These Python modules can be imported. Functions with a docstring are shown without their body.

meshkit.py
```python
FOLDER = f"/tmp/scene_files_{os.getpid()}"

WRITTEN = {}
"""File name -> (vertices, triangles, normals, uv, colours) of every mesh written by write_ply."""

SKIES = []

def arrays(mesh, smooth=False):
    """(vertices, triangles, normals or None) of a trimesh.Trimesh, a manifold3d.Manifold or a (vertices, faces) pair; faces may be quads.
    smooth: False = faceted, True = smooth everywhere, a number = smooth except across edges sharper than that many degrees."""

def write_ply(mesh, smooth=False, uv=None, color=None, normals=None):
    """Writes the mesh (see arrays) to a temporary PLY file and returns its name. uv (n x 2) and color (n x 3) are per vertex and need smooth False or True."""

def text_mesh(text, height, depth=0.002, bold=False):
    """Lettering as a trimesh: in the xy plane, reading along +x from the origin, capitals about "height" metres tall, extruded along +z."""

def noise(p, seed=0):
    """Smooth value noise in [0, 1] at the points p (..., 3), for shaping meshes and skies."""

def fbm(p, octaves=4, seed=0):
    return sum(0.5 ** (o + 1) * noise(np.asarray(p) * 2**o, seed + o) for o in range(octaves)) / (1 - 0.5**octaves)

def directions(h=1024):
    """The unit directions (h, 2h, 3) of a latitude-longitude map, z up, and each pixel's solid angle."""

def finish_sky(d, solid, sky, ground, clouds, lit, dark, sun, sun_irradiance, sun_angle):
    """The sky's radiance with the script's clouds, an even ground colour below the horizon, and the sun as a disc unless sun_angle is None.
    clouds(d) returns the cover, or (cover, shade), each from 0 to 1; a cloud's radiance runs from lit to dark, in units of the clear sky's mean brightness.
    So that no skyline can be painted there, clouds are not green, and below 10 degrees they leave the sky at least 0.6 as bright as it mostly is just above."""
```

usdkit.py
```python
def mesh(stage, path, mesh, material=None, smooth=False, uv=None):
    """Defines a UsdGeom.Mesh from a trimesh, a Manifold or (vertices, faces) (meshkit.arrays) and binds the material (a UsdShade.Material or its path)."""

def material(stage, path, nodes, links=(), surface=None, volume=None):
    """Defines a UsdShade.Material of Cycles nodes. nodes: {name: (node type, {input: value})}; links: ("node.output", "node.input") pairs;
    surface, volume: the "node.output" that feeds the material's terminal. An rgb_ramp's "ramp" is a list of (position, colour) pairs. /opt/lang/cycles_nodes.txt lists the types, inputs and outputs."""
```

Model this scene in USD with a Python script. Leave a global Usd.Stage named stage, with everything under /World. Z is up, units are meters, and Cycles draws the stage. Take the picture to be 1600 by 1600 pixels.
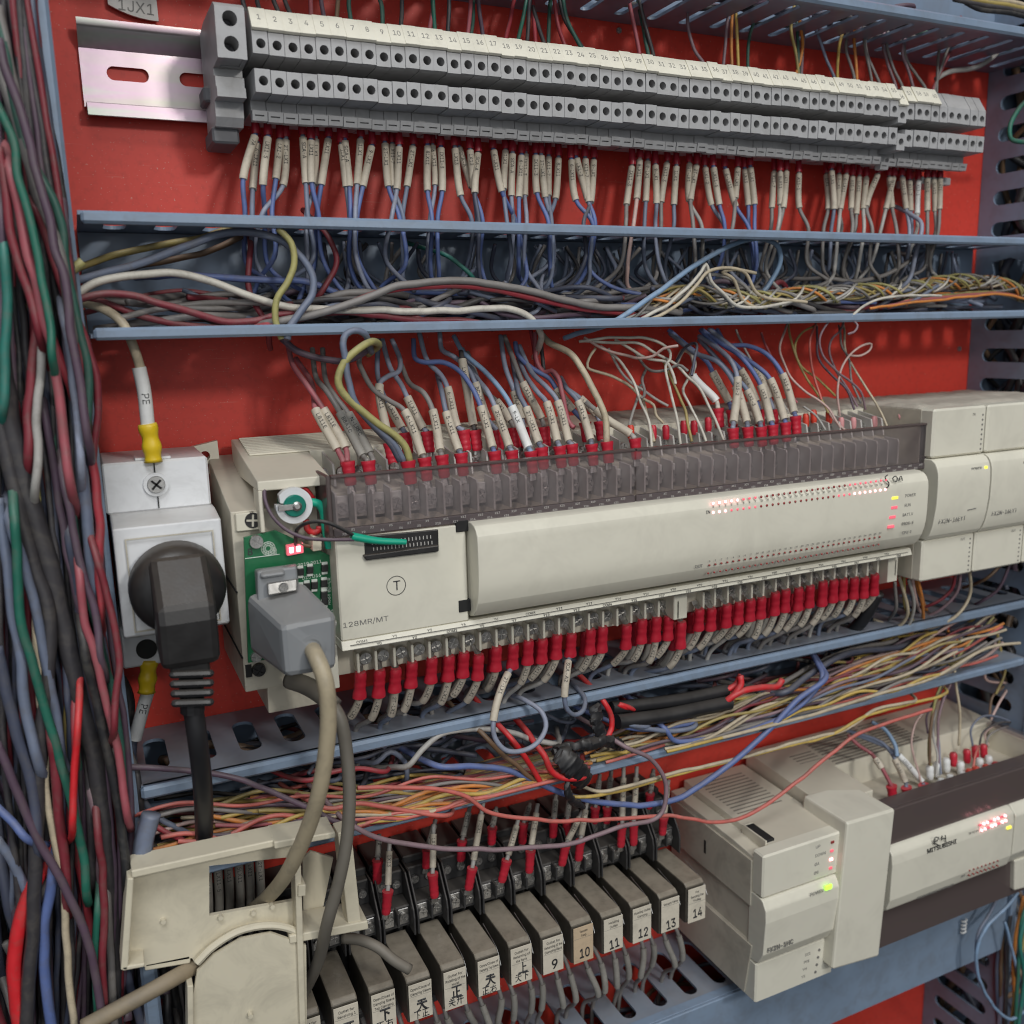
import math, random, numpy as np, trimesh, usdkit, meshkit
from scipy.spatial import ConvexHull
from shapely.geometry import Polygon, Point, box as sbox
from shapely.ops import unary_union
from shapely import affinity
import manifold3d as m3
from pxr import Usd, UsdGeom, UsdLux, UsdShade, Gf, Sdf

stage = Usd.Stage.CreateInMemory()
UsdGeom.SetStageUpAxis(stage, UsdGeom.Tokens.z)
UsdGeom.SetStageMetersPerUnit(stage, 1.0)
UsdGeom.Xform.Define(stage, '/World')
random.seed(7); rng = np.random.default_rng(7)

# ---------------------------------------------------------------- camera
# phone held close to the open cabinet: 0.42 m from the mounting plate, turned 25 degrees to the right and 11 down
YAW, PITCH, ROLL, FPX = np.radians([24.862, 11.120, -1.440]).tolist() + [1433.0]
CAM = np.array([0.0, -0.42, 0.0])
def _rot():
    base = np.array([[1, 0, 0], [0, 0, -1], [0, 1, 0]], float)
    ca, sa, cb, sb, cc, sc = math.cos(YAW), math.sin(YAW), math.cos(PITCH), math.sin(PITCH), math.cos(ROLL), math.sin(ROLL)
    return np.array([[cc, -sc, 0], [sc, cc, 0], [0, 0, 1]]) @ np.array([[1, 0, 0], [0, cb, -sb], [0, sb, cb]]) @ base @ np.array([[ca, -sa, 0], [sa, ca, 0], [0, 0, 1]])
RM = _rot()
cam = UsdGeom.Camera.Define(stage, '/World/camera')
mat4 = np.eye(4); mat4[0, :3], mat4[1, :3], mat4[2, :3], mat4[3, :3] = RM[0], -RM[1], -RM[2], CAM
cam.AddTransformOp().Set(Gf.Matrix4d(*mat4.ravel().tolist()))
cam.CreateHorizontalApertureAttr(36.0); cam.CreateVerticalApertureAttr(36.0)
cam.CreateFocalLengthAttr(36.0 * FPX / 1600); cam.CreateClippingRangeAttr(Gf.Vec2f(0.02, 50))
cam.CreateFStopAttr(11.0); cam.CreateFocusDistanceAttr(0.40)
cam.CreateExposureAttr(0.76)

# ---------------------------------------------------------------- light: the lamps of the workshop hall
def rect_light(name, pos, target, w, h, power, color):
    l = UsdLux.RectLight.Define(stage, '/World/' + name)
    p, t = np.array(pos, float), np.array(target, float)
    z = (p - t) / np.linalg.norm(p - t); x = np.cross([0, 0, 1.0], z); x /= np.linalg.norm(x); y = np.cross(z, x)
    m = np.eye(4); m[0, :3], m[1, :3], m[2, :3], m[3, :3] = x, y, z, p
    l.AddTransformOp().Set(Gf.Matrix4d(*m.ravel().tolist()))
    l.CreateWidthAttr(w); l.CreateHeightAttr(h); l.CreateIntensityAttr(power); l.CreateColorAttr(Gf.Vec3f(*color))
KEY, FILL, TOP = 48.0, 0.62, 4.6
rect_light('hall_lamp', (0.44, -1.2, 0.46), (0.25, 0, -0.1), 0.15, 0.12, KEY, (1.0, 0.97, 0.92))
rect_light('hall_fill', (-0.6, -2.6, 0.6), (0.2, 0, -0.1), 3.6, 2.4, FILL, (0.94, 0.97, 1.0))
rect_light('ceiling_light', (-0.25, -1.4, 2.1), (0.25, 0, -0.1), 1.6, 1.0, TOP, (0.96, 0.98, 1.0))

# ---------------------------------------------------------------- helpers
MM = 0.001
def U(px, py, d):
    """point (mm: x, y=-d, z) at depth d in front of the plate along the photograph's ray"""
    r = RM.T @ np.array([(px - 800) / FPX, (py - 800) / FPX, 1.0]); t = (-d * MM - CAM[1]) / r[1]
    return (CAM + t * r) / MM
def PTS(s, d=None):
    """'x,y,d x,y x,y' -> points; a missing d repeats the last one"""
    out = []
    for w in s.split():
        q = [float(a) for a in w.split(',')]
        d = q[2] if len(q) > 2 else d
        out.append(U(q[0], q[1], d))
    return np.array(out)
_names = {}
def unique(path):
    n = _names.get(path, 0); _names[path] = n + 1
    return path if n == 0 else '%s_%03d' % (path, n)
def data(p, **k):
    for a, b in k.items():
        if b: p.SetCustomDataByKey(a, b)
    return p
def thing(name, label=None, category=None, group=None, kind=None):
    p = UsdGeom.Xform.Define(stage, unique('/World/' + name)).GetPrim()
    return data(p, label=label, category=category, group=group, kind=kind)
def arr(mesh):
    if isinstance(mesh, list): return cat(mesh)
    if isinstance(mesh, tuple): return mesh
    if hasattr(mesh, 'to_mesh'):
        q = mesh.to_mesh(); return np.asarray(q.vert_properties[:, :3], float), np.asarray(q.tri_verts)
    return np.asarray(mesh.vertices, float), np.asarray(mesh.faces)
def cat(ms):
    V, F, n = [], [], 0
    for q in ms:
        v, f = arr(q); V.append(v); F.append(f + n); n += len(v)
    return np.vstack(V), np.vstack(F)
def obj(name, mesh, mat, parent=None, smooth=False, label=None, category=None, group=None, kind=None):
    base = str(parent.GetPath()) if parent is not None else '/World'
    v, f = arr(mesh)
    m = usdkit.mesh(stage, unique(base + '/' + name), (v * MM, f), MATS[mat] if isinstance(mat, str) else mat, smooth=smooth)
    return data(m.GetPrim(), label=label, category=category, group=group, kind=kind)

def _cb():
    s = [(a, b, c) for a in (-1, 1) for b in (-1, 1) for c in (-1, 1)]
    P = []
    for q in s:
        for k in range(3):
            e = [0.8, 0.8, 0.8]; e[k] = 1.0
            P.append([q[i] * e[i] for i in range(3)])
    P = np.array(P); h = ConvexHull(P); F = h.simplices.copy()
    for i, t in enumerate(F):
        n = np.cross(P[t[1]] - P[t[0]], P[t[2]] - P[t[0]])
        if n @ h.equations[i, :3] < 0: F[i] = t[::-1]
    return P, F
_CP, _CF = _cb()
def box(x0, x1, z0, z1, d0, d1, b=0.4):
    c = np.array([(x0 + x1) / 2, -(d0 + d1) / 2, (z0 + z1) / 2]); h = np.abs([x1 - x0, d1 - d0, z1 - z0]) / 2
    b = min(b, h.min() * 0.45)
    v = np.sign(_CP) * np.where(np.abs(_CP) > 0.9, h, h - b)
    return v + c, _CF
def rothull(pts, r=0.5):
    """rounded convex hull: small spheres at the corners, hulled"""
    s = m3.Manifold.sphere(r, 8) if r else None
    pts = np.asarray(pts, float)
    if not r: return arr(m3.Manifold.hull_points(pts))
    sv = arr(s)[0]
    return arr(m3.Manifold.hull_points(np.vstack([sv + p for p in pts])))
def hullpx(s, r=0.5): return rothull(PTS(s), r)
def slab(s, d0, d1, r=0.5):
    """pixel outline of a front face at depth d1, carried straight back to depth d0"""
    a = np.array([U(*map(float, w.split(',')), d1) for w in s.split()]); b = a.copy(); b[:, 1] = -d0
    c = a.mean(0)
    a2, b2 = a.copy(), b.copy()
    for q in (a2, b2):
        q[:, 0] += np.sign(c[0] - q[:, 0]) * r; q[:, 2] += np.sign(c[2] - q[:, 2]) * r
    a2[:, 1] += r; b2[:, 1] -= r
    return rothull(np.vstack([a2, b2]), r)
def extr(poly, plane, a, b):
    """polygon (u,v) pushed from a to b. plane 'xz': along depth, 'xd': along z, 'dz': along x, 'zd': same with (z,d)"""
    q = m3.CrossSection([np.asarray(r.coords)[:-1] for r in [poly.exterior, *poly.interiors]], m3.FillRule.EvenOdd).extrude(abs(b - a))
    v, f = arr(q); lo = min(a, b); w = v[:, 2] + lo
    if plane == 'xz': V = np.c_[v[:, 0], -w, v[:, 1]]; flip = False
    elif plane == 'xd': V = np.c_[v[:, 0], -v[:, 1], w]; flip = True
    elif plane == 'dz': V = np.c_[w, -v[:, 0], v[:, 1]]; flip = True
    else: V = np.c_[w, -v[:, 1], v[:, 0]]; flip = False
    t = trimesh.Trimesh(V, f, process=False)
    if t.volume < 0: f = f[:, ::-1]
    return V, f
def spline(P, step=2.2):
    P = np.asarray(P, float)
    if len(P) == 2: P = np.array([P[0], (P[0] + P[1]) / 2, P[1]])
    A = np.vstack([2 * P[0] - P[1], P, 2 * P[-1] - P[-2]]); out = []
    for i in range(1, len(A) - 2):
        p0, p1, p2, p3 = A[i - 1], A[i], A[i + 1], A[i + 2]
        t0 = 0; t1 = t0 + max(np.linalg.norm(p1 - p0), 1e-3) ** 0.5; t2 = t1 + max(np.linalg.norm(p2 - p1), 1e-3) ** 0.5; t3 = t2 + max(np.linalg.norm(p3 - p2), 1e-3) ** 0.5
        n = max(2, int(np.linalg.norm(p2 - p1) / step) + 1); t = np.linspace(t1, t2, n, endpoint=False)[:, None]
        a1 = (t1 - t) / (t1 - t0) * p0 + (t - t0) / (t1 - t0) * p1; a2 = (t2 - t) / (t2 - t1) * p1 + (t - t1) / (t2 - t1) * p2; a3 = (t3 - t) / (t3 - t2) * p2 + (t - t2) / (t3 - t2) * p3
        b1 = (t2 - t) / (t2 - t0) * a1 + (t - t0) / (t2 - t0) * a2; b2 = (t3 - t) / (t3 - t1) * a2 + (t - t1) / (t3 - t1) * a3
        out.append((t2 - t) / (t2 - t1) * b1 + (t - t1) / (t2 - t1) * b2)
    return np.vstack(out + [P[-1:]])
def frames(C):
    T = np.gradient(C, axis=0); T /= np.maximum(np.linalg.norm(T, axis=1, keepdims=True), 1e-9)
    n = np.cross(T[0], [0, 1.0, 0.02]); n = n if np.linalg.norm(n) > 1e-3 else np.cross(T[0], [1.0, 0, 0]); n /= np.linalg.norm(n); N = []
    for t in T:
        n = n - t * (n @ t); n /= np.linalg.norm(n); N.append(n)
    N = np.array(N); return T, N, np.cross(T, N)
def sweep(C, r, k=8, flat=1.0):
    """tube round the dense centre line C; r is a number or one radius per point"""
    T, N, B = frames(C); R = np.broadcast_to(np.asarray(r, float), (len(C),))
    a = np.arange(k) * 2 * math.pi / k
    V = (C[:, None] + R[:, None, None] * (N[:, None] * np.cos(a)[None, :, None] + flat * B[:, None] * np.sin(a)[None, :, None])).reshape(-1, 3)
    n = len(C); i = np.arange(n - 1)[:, None] * k; j = np.arange(k)[None]; j2 = (j + 1) % k
    q = np.stack([i + j, i + j2, i + k + j2, i + k + j], -1).reshape(-1, 4)
    F = np.vstack([q[:, [0, 1, 2]], q[:, [0, 2, 3]]])
    V = np.vstack([V, C[0], C[-1]]); e = (n - 1) * k; jj = np.arange(k); jn = (jj + 1) % k
    F = np.vstack([F, np.c_[np.full(k, len(V) - 2), jn, jj], np.c_[np.full(k, len(V) - 1), e + jj, e + jn]])
    t = trimesh.Trimesh(V, F, process=False)
    return V, (F[:, ::-1] if t.volume < 0 else F)
def tube(P, r, k=8, step=2.2): return sweep(spline(P, step), r, k)
def lathe(profile, k=24):
    """profile [(radius, height)], axis towards the viewer (height grows out of the plate); centre 0,0,0"""
    V, F = [], []; n = len(profile); a = np.arange(k) * 2 * math.pi / k
    for r, h in profile: V.append(np.c_[r * np.cos(a), np.full(k, -h), r * np.sin(a)])
    for i in range(n - 1):
        for j in range(k):
            p, q = i * k + j, i * k + (j + 1) % k
            F += [[p, q, q + k], [p, q + k, p + k]]
    V = np.vstack(V + [[[0, -profile[0][1], 0]], [[0, -profile[-1][1], 0]]]); e = (n - 1) * k
    for j in range(k): F += [[n * k, (j + 1) % k, j], [n * k + 1, e + j, e + (j + 1) % k]]
    F = np.array(F); t = trimesh.Trimesh(V, F, process=False)
    return V, (F[:, ::-1] if t.volume < 0 else F)
def move(m, x=0, z=0, d=0, s=1.0):
    v, f = arr(m); return v * s + [x, -d, z], f
def cylz(x, z, d0, d1, r, k=16): return move(lathe([(r, d0), (r, d1)], k), x, z)
_TX = {}
def text(t, x, z, d, h, ang=0.0, bold=False, width=None, center=False, dep=0.12):
    """flat lettering on a face that looks out of the cabinet"""
    key = (t, bold)
    if key not in _TX: _TX[key] = arr(meshkit.text_mesh(t, 1.0, 0.05, bold))
    v, f = _TX[key]; v = v.copy(); w = v[:, 0].max() - v[:, 0].min()
    sx = h if width is None else width / w
    if center: v[:, 0] -= w / 2
    X, Z = v[:, 0] * sx, v[:, 1] * h; c, s = math.cos(ang), math.sin(ang)
    return np.c_[x + X * c - Z * s, -(d - 0.02) - v[:, 2] / 0.05 * dep, z + X * s + Z * c], f
def wrap_text(t, C, r, s0, h, side):
    """lettering wrapped on a sleeve: runs along the centre line C from arc length s0, on the side that looks at the viewer"""
    key = (t, False)
    if key not in _TX: _TX[key] = arr(meshkit.text_mesh(t, 1.0, 0.05, False))
    v, f = _TX[key]; L = np.r_[0, np.cumsum(np.linalg.norm(np.diff(C, axis=0), axis=1))]
    s = np.clip(s0 + v[:, 0] * h, 0, L[-1]); P = np.c_[[np.interp(s, L, C[:, i]) for i in range(3)]].T
    T = np.gradient(C, axis=0); Tt = np.c_[[np.interp(s, L, T[:, i]) for i in range(3)]].T; Tt /= np.linalg.norm(Tt, axis=1, keepdims=True)
    view = CAM / MM - C.mean(0); view /= np.linalg.norm(view)
    O = view - Tt * (Tt @ view)[:, None]; O /= np.linalg.norm(O, axis=1, keepdims=True); S = np.cross(O, Tt) * side
    a = (v[:, 1] - 0.4) * h / r
    rr = r + 0.06 + 0.05 * (v[:, 2] > 0.02)
    return P + (O * np.cos(a)[:, None] + S * np.sin(a)[:, None]) * rr[:, None], f
def screwhead():
    c = m3.Manifold.cylinder(0.55, 1.0, 0.92, 20)
    c -= m3.Manifold.cube([1.5, 0.26, 0.5], True).translate([0, 0, 0.5]) + m3.Manifold.cube([0.26, 1.5, 0.5], True).translate([0, 0, 0.5])
    v, f = arr(c); return np.c_[v[:, 0], -v[:, 2], v[:, 1]], f
SCREW = screwhead()
def screw(x, z, d, r, ang=None):
    v, f = SCREW; a = random.uniform(0, 3) if ang is None else ang; c, s = math.cos(a), math.sin(a)
    return np.c_[v[:, 0] * c - v[:, 2] * s, v[:, 1], v[:, 0] * s + v[:, 2] * c] * r + [x, -d, z], f
ORD = ['', 'first', 'second', 'third', 'fourth', 'fifth', 'sixth', 'seventh', 'eighth', 'ninth', 'tenth', 'eleventh', 'twelfth', 'thirteenth', 'fourteenth', 'fifteenth', 'sixteenth', 'seventeenth', 'eighteenth', 'nineteenth', 'twentieth']
def nth(i):
    if i <= 20: return ORD[i]
    t = {2: 'twenty', 3: 'thirty', 4: 'forty', 5: 'fifty', 6: 'sixty', 7: 'seventy'}[i // 10]
    return t.replace('ty', 'tieth') if i % 10 == 0 else t + '-' + ORD[i % 10]

# ---------------------------------------------------------------- materials
MATS = {}
def plastic(name, col, rough=0.5, var=0.10, dust=0.0, scale=90, bump=0.03, metal=0.0, dustcol=(0.36, 0.31, 0.25), spec=0.5, grime=0.0, coat=0.0):
    N = {'g': ('geometry', {}), 'n1': ('noise_texture', {'scale': scale, 'detail': 5.0, 'roughness': 0.6}), 'n2': ('noise_texture', {'scale': scale * 9.0, 'detail': 3.0}),
         'a': ('mix_color', {'a': tuple(c * (1 - var) for c in col), 'b': tuple(min(1, c * (1 + var)) for c in col)}),
         'p': ('principled_bsdf', {'metallic': metal, 'specular_ior_level': spec, 'coat_weight': coat}),
         'r': ('map_range', {'from_min': 0.3, 'from_max': 0.7, 'to_min': rough - 0.09, 'to_max': min(1, rough + 0.09)})}
    L = [('g.position', 'n1.vector'), ('g.position', 'n2.vector'), ('n1.fac', 'a.fac'), ('n1.fac', 'r.value'), ('r.result', 'p.roughness')]
    col_out = 'a.result'
    if grime:
        N['n3'] = ('noise_texture', {'scale': scale * 1.1, 'detail': 8.0, 'roughness': 0.72, 'distortion': 0.6}); N['mr3'] = ('map_range', {'from_min': 0.47, 'from_max': 0.72, 'to_min': 0.0, 'to_max': grime, 'clamp': True})
        N['gm'] = ('mix_color', {'b': (0.13, 0.115, 0.095)})
        L += [('g.position', 'n3.vector'), ('n3.fac', 'mr3.value'), ('mr3.result', 'gm.fac'), (col_out, 'gm.a')]; col_out = 'gm.result'
    if dust:
        N['s'] = ('separate_xyz', {}); N['mr'] = ('map_range', {'from_min': 0.15, 'from_max': 0.95, 'to_min': 0.0, 'to_max': 1.0, 'clamp': True})
        N['m1'] = ('math', {'math_type': 'multiply'}); N['mrn'] = ('map_range', {'from_min': 0.25, 'from_max': 0.7, 'to_min': dust * 0.55, 'to_max': dust, 'clamp': True})
        N['dm'] = ('mix_color', {'b': dustcol})
        L += [('g.normal', 's.vector'), ('s.z', 'mr.value'), ('n1.fac', 'mrn.value'), ('mr.result', 'm1.value1'), ('mrn.result', 'm1.value2'), ('m1.value', 'dm.fac'), (col_out, 'dm.a')]; col_out = 'dm.result'
    L.append((col_out, 'p.base_color'))
    if bump:
        N['b'] = ('bump', {'strength': bump * 4, 'distance': 0.0003}); L += [('n2.fac', 'b.height'), ('b.normal', 'p.normal')]
    MATS[name] = usdkit.material(stage, '/World/Looks/' + name, N, L, surface='p.BSDF')
def glow(name, col, strength):
    MATS[name] = usdkit.material(stage, '/World/Looks/' + name, {'p': ('principled_bsdf', {'base_color': col, 'roughness': 0.3, 'emission_color': col, 'emission_strength': strength})}, [], surface='p.BSDF')
MATS['red_paint'] = usdkit.material(stage, '/World/Looks/red_paint', {'g': ('geometry', {}), 'n1': ('noise_texture', {'scale': 14.0, 'detail': 6.0, 'roughness': 0.6}), 'n2': ('noise_texture', {'scale': 900.0, 'detail': 2.0}), 'n3': ('noise_texture', {'scale': 260.0, 'detail': 4.0, 'roughness': 0.7}),
    'mp': ('mapping', {'scale': (14.0, 14.0, 320.0), 'rotation': (0.0, 0.35, 0.0)}), 'n4': ('noise_texture', {'scale': 3.0, 'detail': 3.0}), 'a': ('mix_color', {'a': (0.58, 0.046, 0.031), 'b': (0.66, 0.062, 0.042)}),
    'm2': ('map_range', {'from_min': 0.66, 'from_max': 0.74, 'to_min': 0.0, 'to_max': 0.55, 'clamp': True}), 'm3': ('map_range', {'from_min': 0.5, 'from_max': 0.75, 'to_min': 0.0, 'to_max': 0.30, 'clamp': True}), 'm4': ('map_range', {'from_min': 0.66, 'from_max': 0.72, 'to_min': 0.0, 'to_max': 0.22, 'clamp': True}),
    'd1': ('mix_color', {'b': (0.50, 0.36, 0.30)}), 'd2': ('mix_color', {'b': (0.24, 0.030, 0.022)}), 'd3': ('mix_color', {'b': (0.60, 0.22, 0.17)}), 'b': ('bump', {'strength': 0.10, 'distance': 0.0004}), 'p': ('principled_bsdf', {'roughness': 0.46, 'specular_ior_level': 0.32})},
    [('g.position', 'n1.vector'), ('g.position', 'n2.vector'), ('g.position', 'n3.vector'), ('g.position', 'mp.vector'), ('mp.vector', 'n4.vector'), ('n1.fac', 'a.fac'), ('n2.fac', 'm2.value'), ('n3.fac', 'm3.value'), ('n4.fac', 'm4.value'), ('a.result', 'd2.a'), ('m3.result', 'd2.fac'), ('d2.result', 'd3.a'), ('m4.result', 'd3.fac'), ('d3.result', 'd1.a'), ('m2.result', 'd1.fac'), ('d1.result', 'p.base_color'), ('n3.fac', 'b.height'), ('b.normal', 'p.normal')], surface='p.BSDF')
plastic('blue_paint', (0.185, 0.245, 0.335), 0.38, 0.10, dust=0.35, scale=45, bump=0.03, grime=0.35)
plastic('blue_clean', (0.215, 0.285, 0.385), 0.40, 0.08, scale=70, bump=0.03, grime=0.34)
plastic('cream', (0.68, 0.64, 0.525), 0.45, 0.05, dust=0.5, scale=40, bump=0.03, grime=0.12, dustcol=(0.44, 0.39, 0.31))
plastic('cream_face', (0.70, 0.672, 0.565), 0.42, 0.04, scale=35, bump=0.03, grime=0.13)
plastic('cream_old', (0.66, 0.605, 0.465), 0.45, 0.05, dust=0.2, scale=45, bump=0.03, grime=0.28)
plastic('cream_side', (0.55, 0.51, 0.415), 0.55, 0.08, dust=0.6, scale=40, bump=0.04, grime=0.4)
plastic('dusty_top', (0.44, 0.40, 0.335), 0.8, 0.14, scale=120, bump=0.25)
plastic('white_plastic', (0.72, 0.73, 0.74), 0.35, 0.04, dust=0.45, scale=60, bump=0.02, grime=0.2)
plastic('grey_terminal', (0.39, 0.39, 0.395), 0.5, 0.10, dust=0.25, scale=120, grime=0.25)
plastic('grey_dark', (0.12, 0.12, 0.13), 0.6, 0.1, dust=0.4)
plastic('marker', (0.74, 0.71, 0.60), 0.5, 0.06, scale=120, grime=0.15)
plastic('steel', (0.50, 0.49, 0.47), 0.40, 0.15, metal=0.95, scale=300, grime=0.3)
plastic('black_plastic', (0.020, 0.019, 0.019), 0.45, 0.2, dust=0.4, scale=110, dustcol=(0.17, 0.135, 0.105))
plastic('black_rubber', (0.018, 0.018, 0.02), 0.45, 0.2, dust=0.12, scale=90)
plastic('socket_black', (0.035, 0.034, 0.034), 0.6, 0.2, dust=0.45, scale=150, dustcol=(0.16, 0.14, 0.12))
plastic('relay_case', (0.075, 0.066, 0.052), 0.38, 0.25, dust=0.85, scale=190, grime=0.6, dustcol=(0.34, 0.295, 0.23))
plastic('paper', (0.62, 0.565, 0.46), 0.75, 0.07, scale=150, grime=0.25)
plastic('ink', (0.03, 0.03, 0.032), 0.6, 0.1, bump=0)
plastic('ink_grey', (0.17, 0.165, 0.155), 0.6, 0.1, bump=0)
plastic('hole', (0.012, 0.012, 0.012), 0.8, 0.1, bump=0)
plastic('lug_red', (0.50, 0.020, 0.040), 0.38, 0.16, dust=0.16, scale=180, bump=0.05)
plastic('lug_orange', (0.62, 0.05, 0.025), 0.42, 0.14, dust=0.2, scale=180)
plastic('ferrule_red', (0.34, 0.012, 0.026), 0.4, 0.15, scale=180)
plastic('yellow_lug', (0.72, 0.50, 0.015), 0.42, 0.1, dust=0.2, scale=120)
plastic('pink', (0.62, 0.28, 0.28), 0.5, 0.1)
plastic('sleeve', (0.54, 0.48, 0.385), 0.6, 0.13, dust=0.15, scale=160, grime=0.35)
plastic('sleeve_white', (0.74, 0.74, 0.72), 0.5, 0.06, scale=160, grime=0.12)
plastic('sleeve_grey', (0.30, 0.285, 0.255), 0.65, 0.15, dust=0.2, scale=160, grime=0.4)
plastic('pcb', (0.012, 0.135, 0.052), 0.35, 0.1, scale=120)
plastic('pcb_white', (0.62, 0.66, 0.60), 0.5, 0.1, bump=0)
plastic('db_grey', (0.215, 0.225, 0.235), 0.45, 0.06, dust=0.25, scale=60)
plastic('beige_cable', (0.42, 0.355, 0.24), 0.5, 0.12, dust=0.15, scale=70, grime=0.45)
plastic('grey_cable', (0.16, 0.145, 0.12), 0.55, 0.15, dust=0.3, scale=70, grime=0.4)
plastic('tan_cable', (0.27, 0.215, 0.14), 0.6, 0.15, dust=0.2, scale=70, grime=0.5)
plastic('battery_green', (0.0, 0.17, 0.12), 0.35, 0.08, scale=60)
plastic('shrink_green', (0.01, 0.36, 0.23), 0.42, 0.08, scale=120)
plastic('clear_tag', (0.50, 0.48, 0.45), 0.3, 0.06, scale=60)
WC = dict(red=(0.36, 0.035, 0.05), salmon=(0.58, 0.135, 0.11), orange=(0.66, 0.24, 0.05), yellow=(0.56, 0.39, 0.09), yg=(0.38, 0.35, 0.13), olive=(0.36, 0.28, 0.09), cream=(0.52, 0.44, 0.31), white=(0.60, 0.565, 0.49),
          grey=(0.22, 0.205, 0.195), lgrey=(0.40, 0.385, 0.36), slate=(0.15, 0.18, 0.255), dkslate=(0.065, 0.075, 0.115), blue=(0.105, 0.155, 0.36), lblue=(0.22, 0.34, 0.50), bgrey=(0.26, 0.29, 0.38), dark=(0.045, 0.042, 0.046), black=(0.02, 0.02, 0.022),
          purple=(0.10, 0.062, 0.092), mauve=(0.25, 0.165, 0.19), pinkw=(0.36, 0.085, 0.105), dkred=(0.20, 0.024, 0.036), brown=(0.17, 0.10, 0.055), green=(0.018, 0.14, 0.095), dkgreen=(0.03, 0.105, 0.08), teal=(0.025, 0.18, 0.145), redb=(0.62, 0.018, 0.025), pale=(0.55, 0.38, 0.34))
CN = dict(red='red', salmon='salmon red', orange='orange', yellow='yellow', yg='yellow and green earth', olive='olive yellow', cream='cream', white='white', grey='grey', lgrey='light grey', slate='slate blue', dkslate='dark slate', blue='blue', lblue='light blue', bgrey='blue grey', dark='dark grey', black='black', purple='dusty purple', mauve='mauve', pinkw='pinkish red', dkred='dark red', brown='brown', green='green', dkgreen='dull green', teal='teal', redb='bright red', pale='pale pink')
for k_, c_ in WC.items(): plastic('wire_' + k_, c_, 0.52, 0.20, dust=0.30, scale=130, bump=0.04, grime=0.5, dustcol=(0.27, 0.24, 0.21))
glow('led_red', (1.0, 0.34, 0.38), 2.6); glow('led_dim', (0.75, 0.13, 0.17), 0.4); glow('led_green', (0.45, 1.0, 0.08), 0.7); glow('led_yellow', (0.85, 0.78, 0.10), 0.5); glow('led_off', (0.30, 0.05, 0.045), 0.0)
MATS['smoky_clear'] = usdkit.material(stage, '/World/Looks/smoky_clear', {
    't': ('transparent_bsdf', {'color': (0.86, 0.825, 0.83)}), 'gl': ('principled_bsdf', {'base_color': (0.34, 0.315, 0.32), 'roughness': 0.14}), 'n': ('noise_texture', {'scale': 60.0, 'detail': 4.0}), 'g': ('geometry', {}),
    'mr': ('map_range', {'from_min': 0.3, 'from_max': 0.7, 'to_min': 0.10, 'to_max': 0.20, 'clamp': True}), 'm': ('mix_closure', {})},
    [('g.position', 'n.vector'), ('n.fac', 'mr.value'), ('mr.result', 'm.fac'), ('t.BSDF', 'm.closure1'), ('gl.BSDF', 'm.closure2')], surface='m.closure')
MATS['smoky_dark'] = usdkit.material(stage, '/World/Looks/smoky_dark', {
    't': ('transparent_bsdf', {'color': (0.30, 0.25, 0.26)}), 'gl': ('principled_bsdf', {'base_color': (0.135, 0.105, 0.10), 'roughness': 0.22}), 'm': ('mix_closure', {'fac': 0.72})},
    [('t.BSDF', 'm.closure1'), ('gl.BSDF', 'm.closure2')], surface='m.closure')
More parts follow.
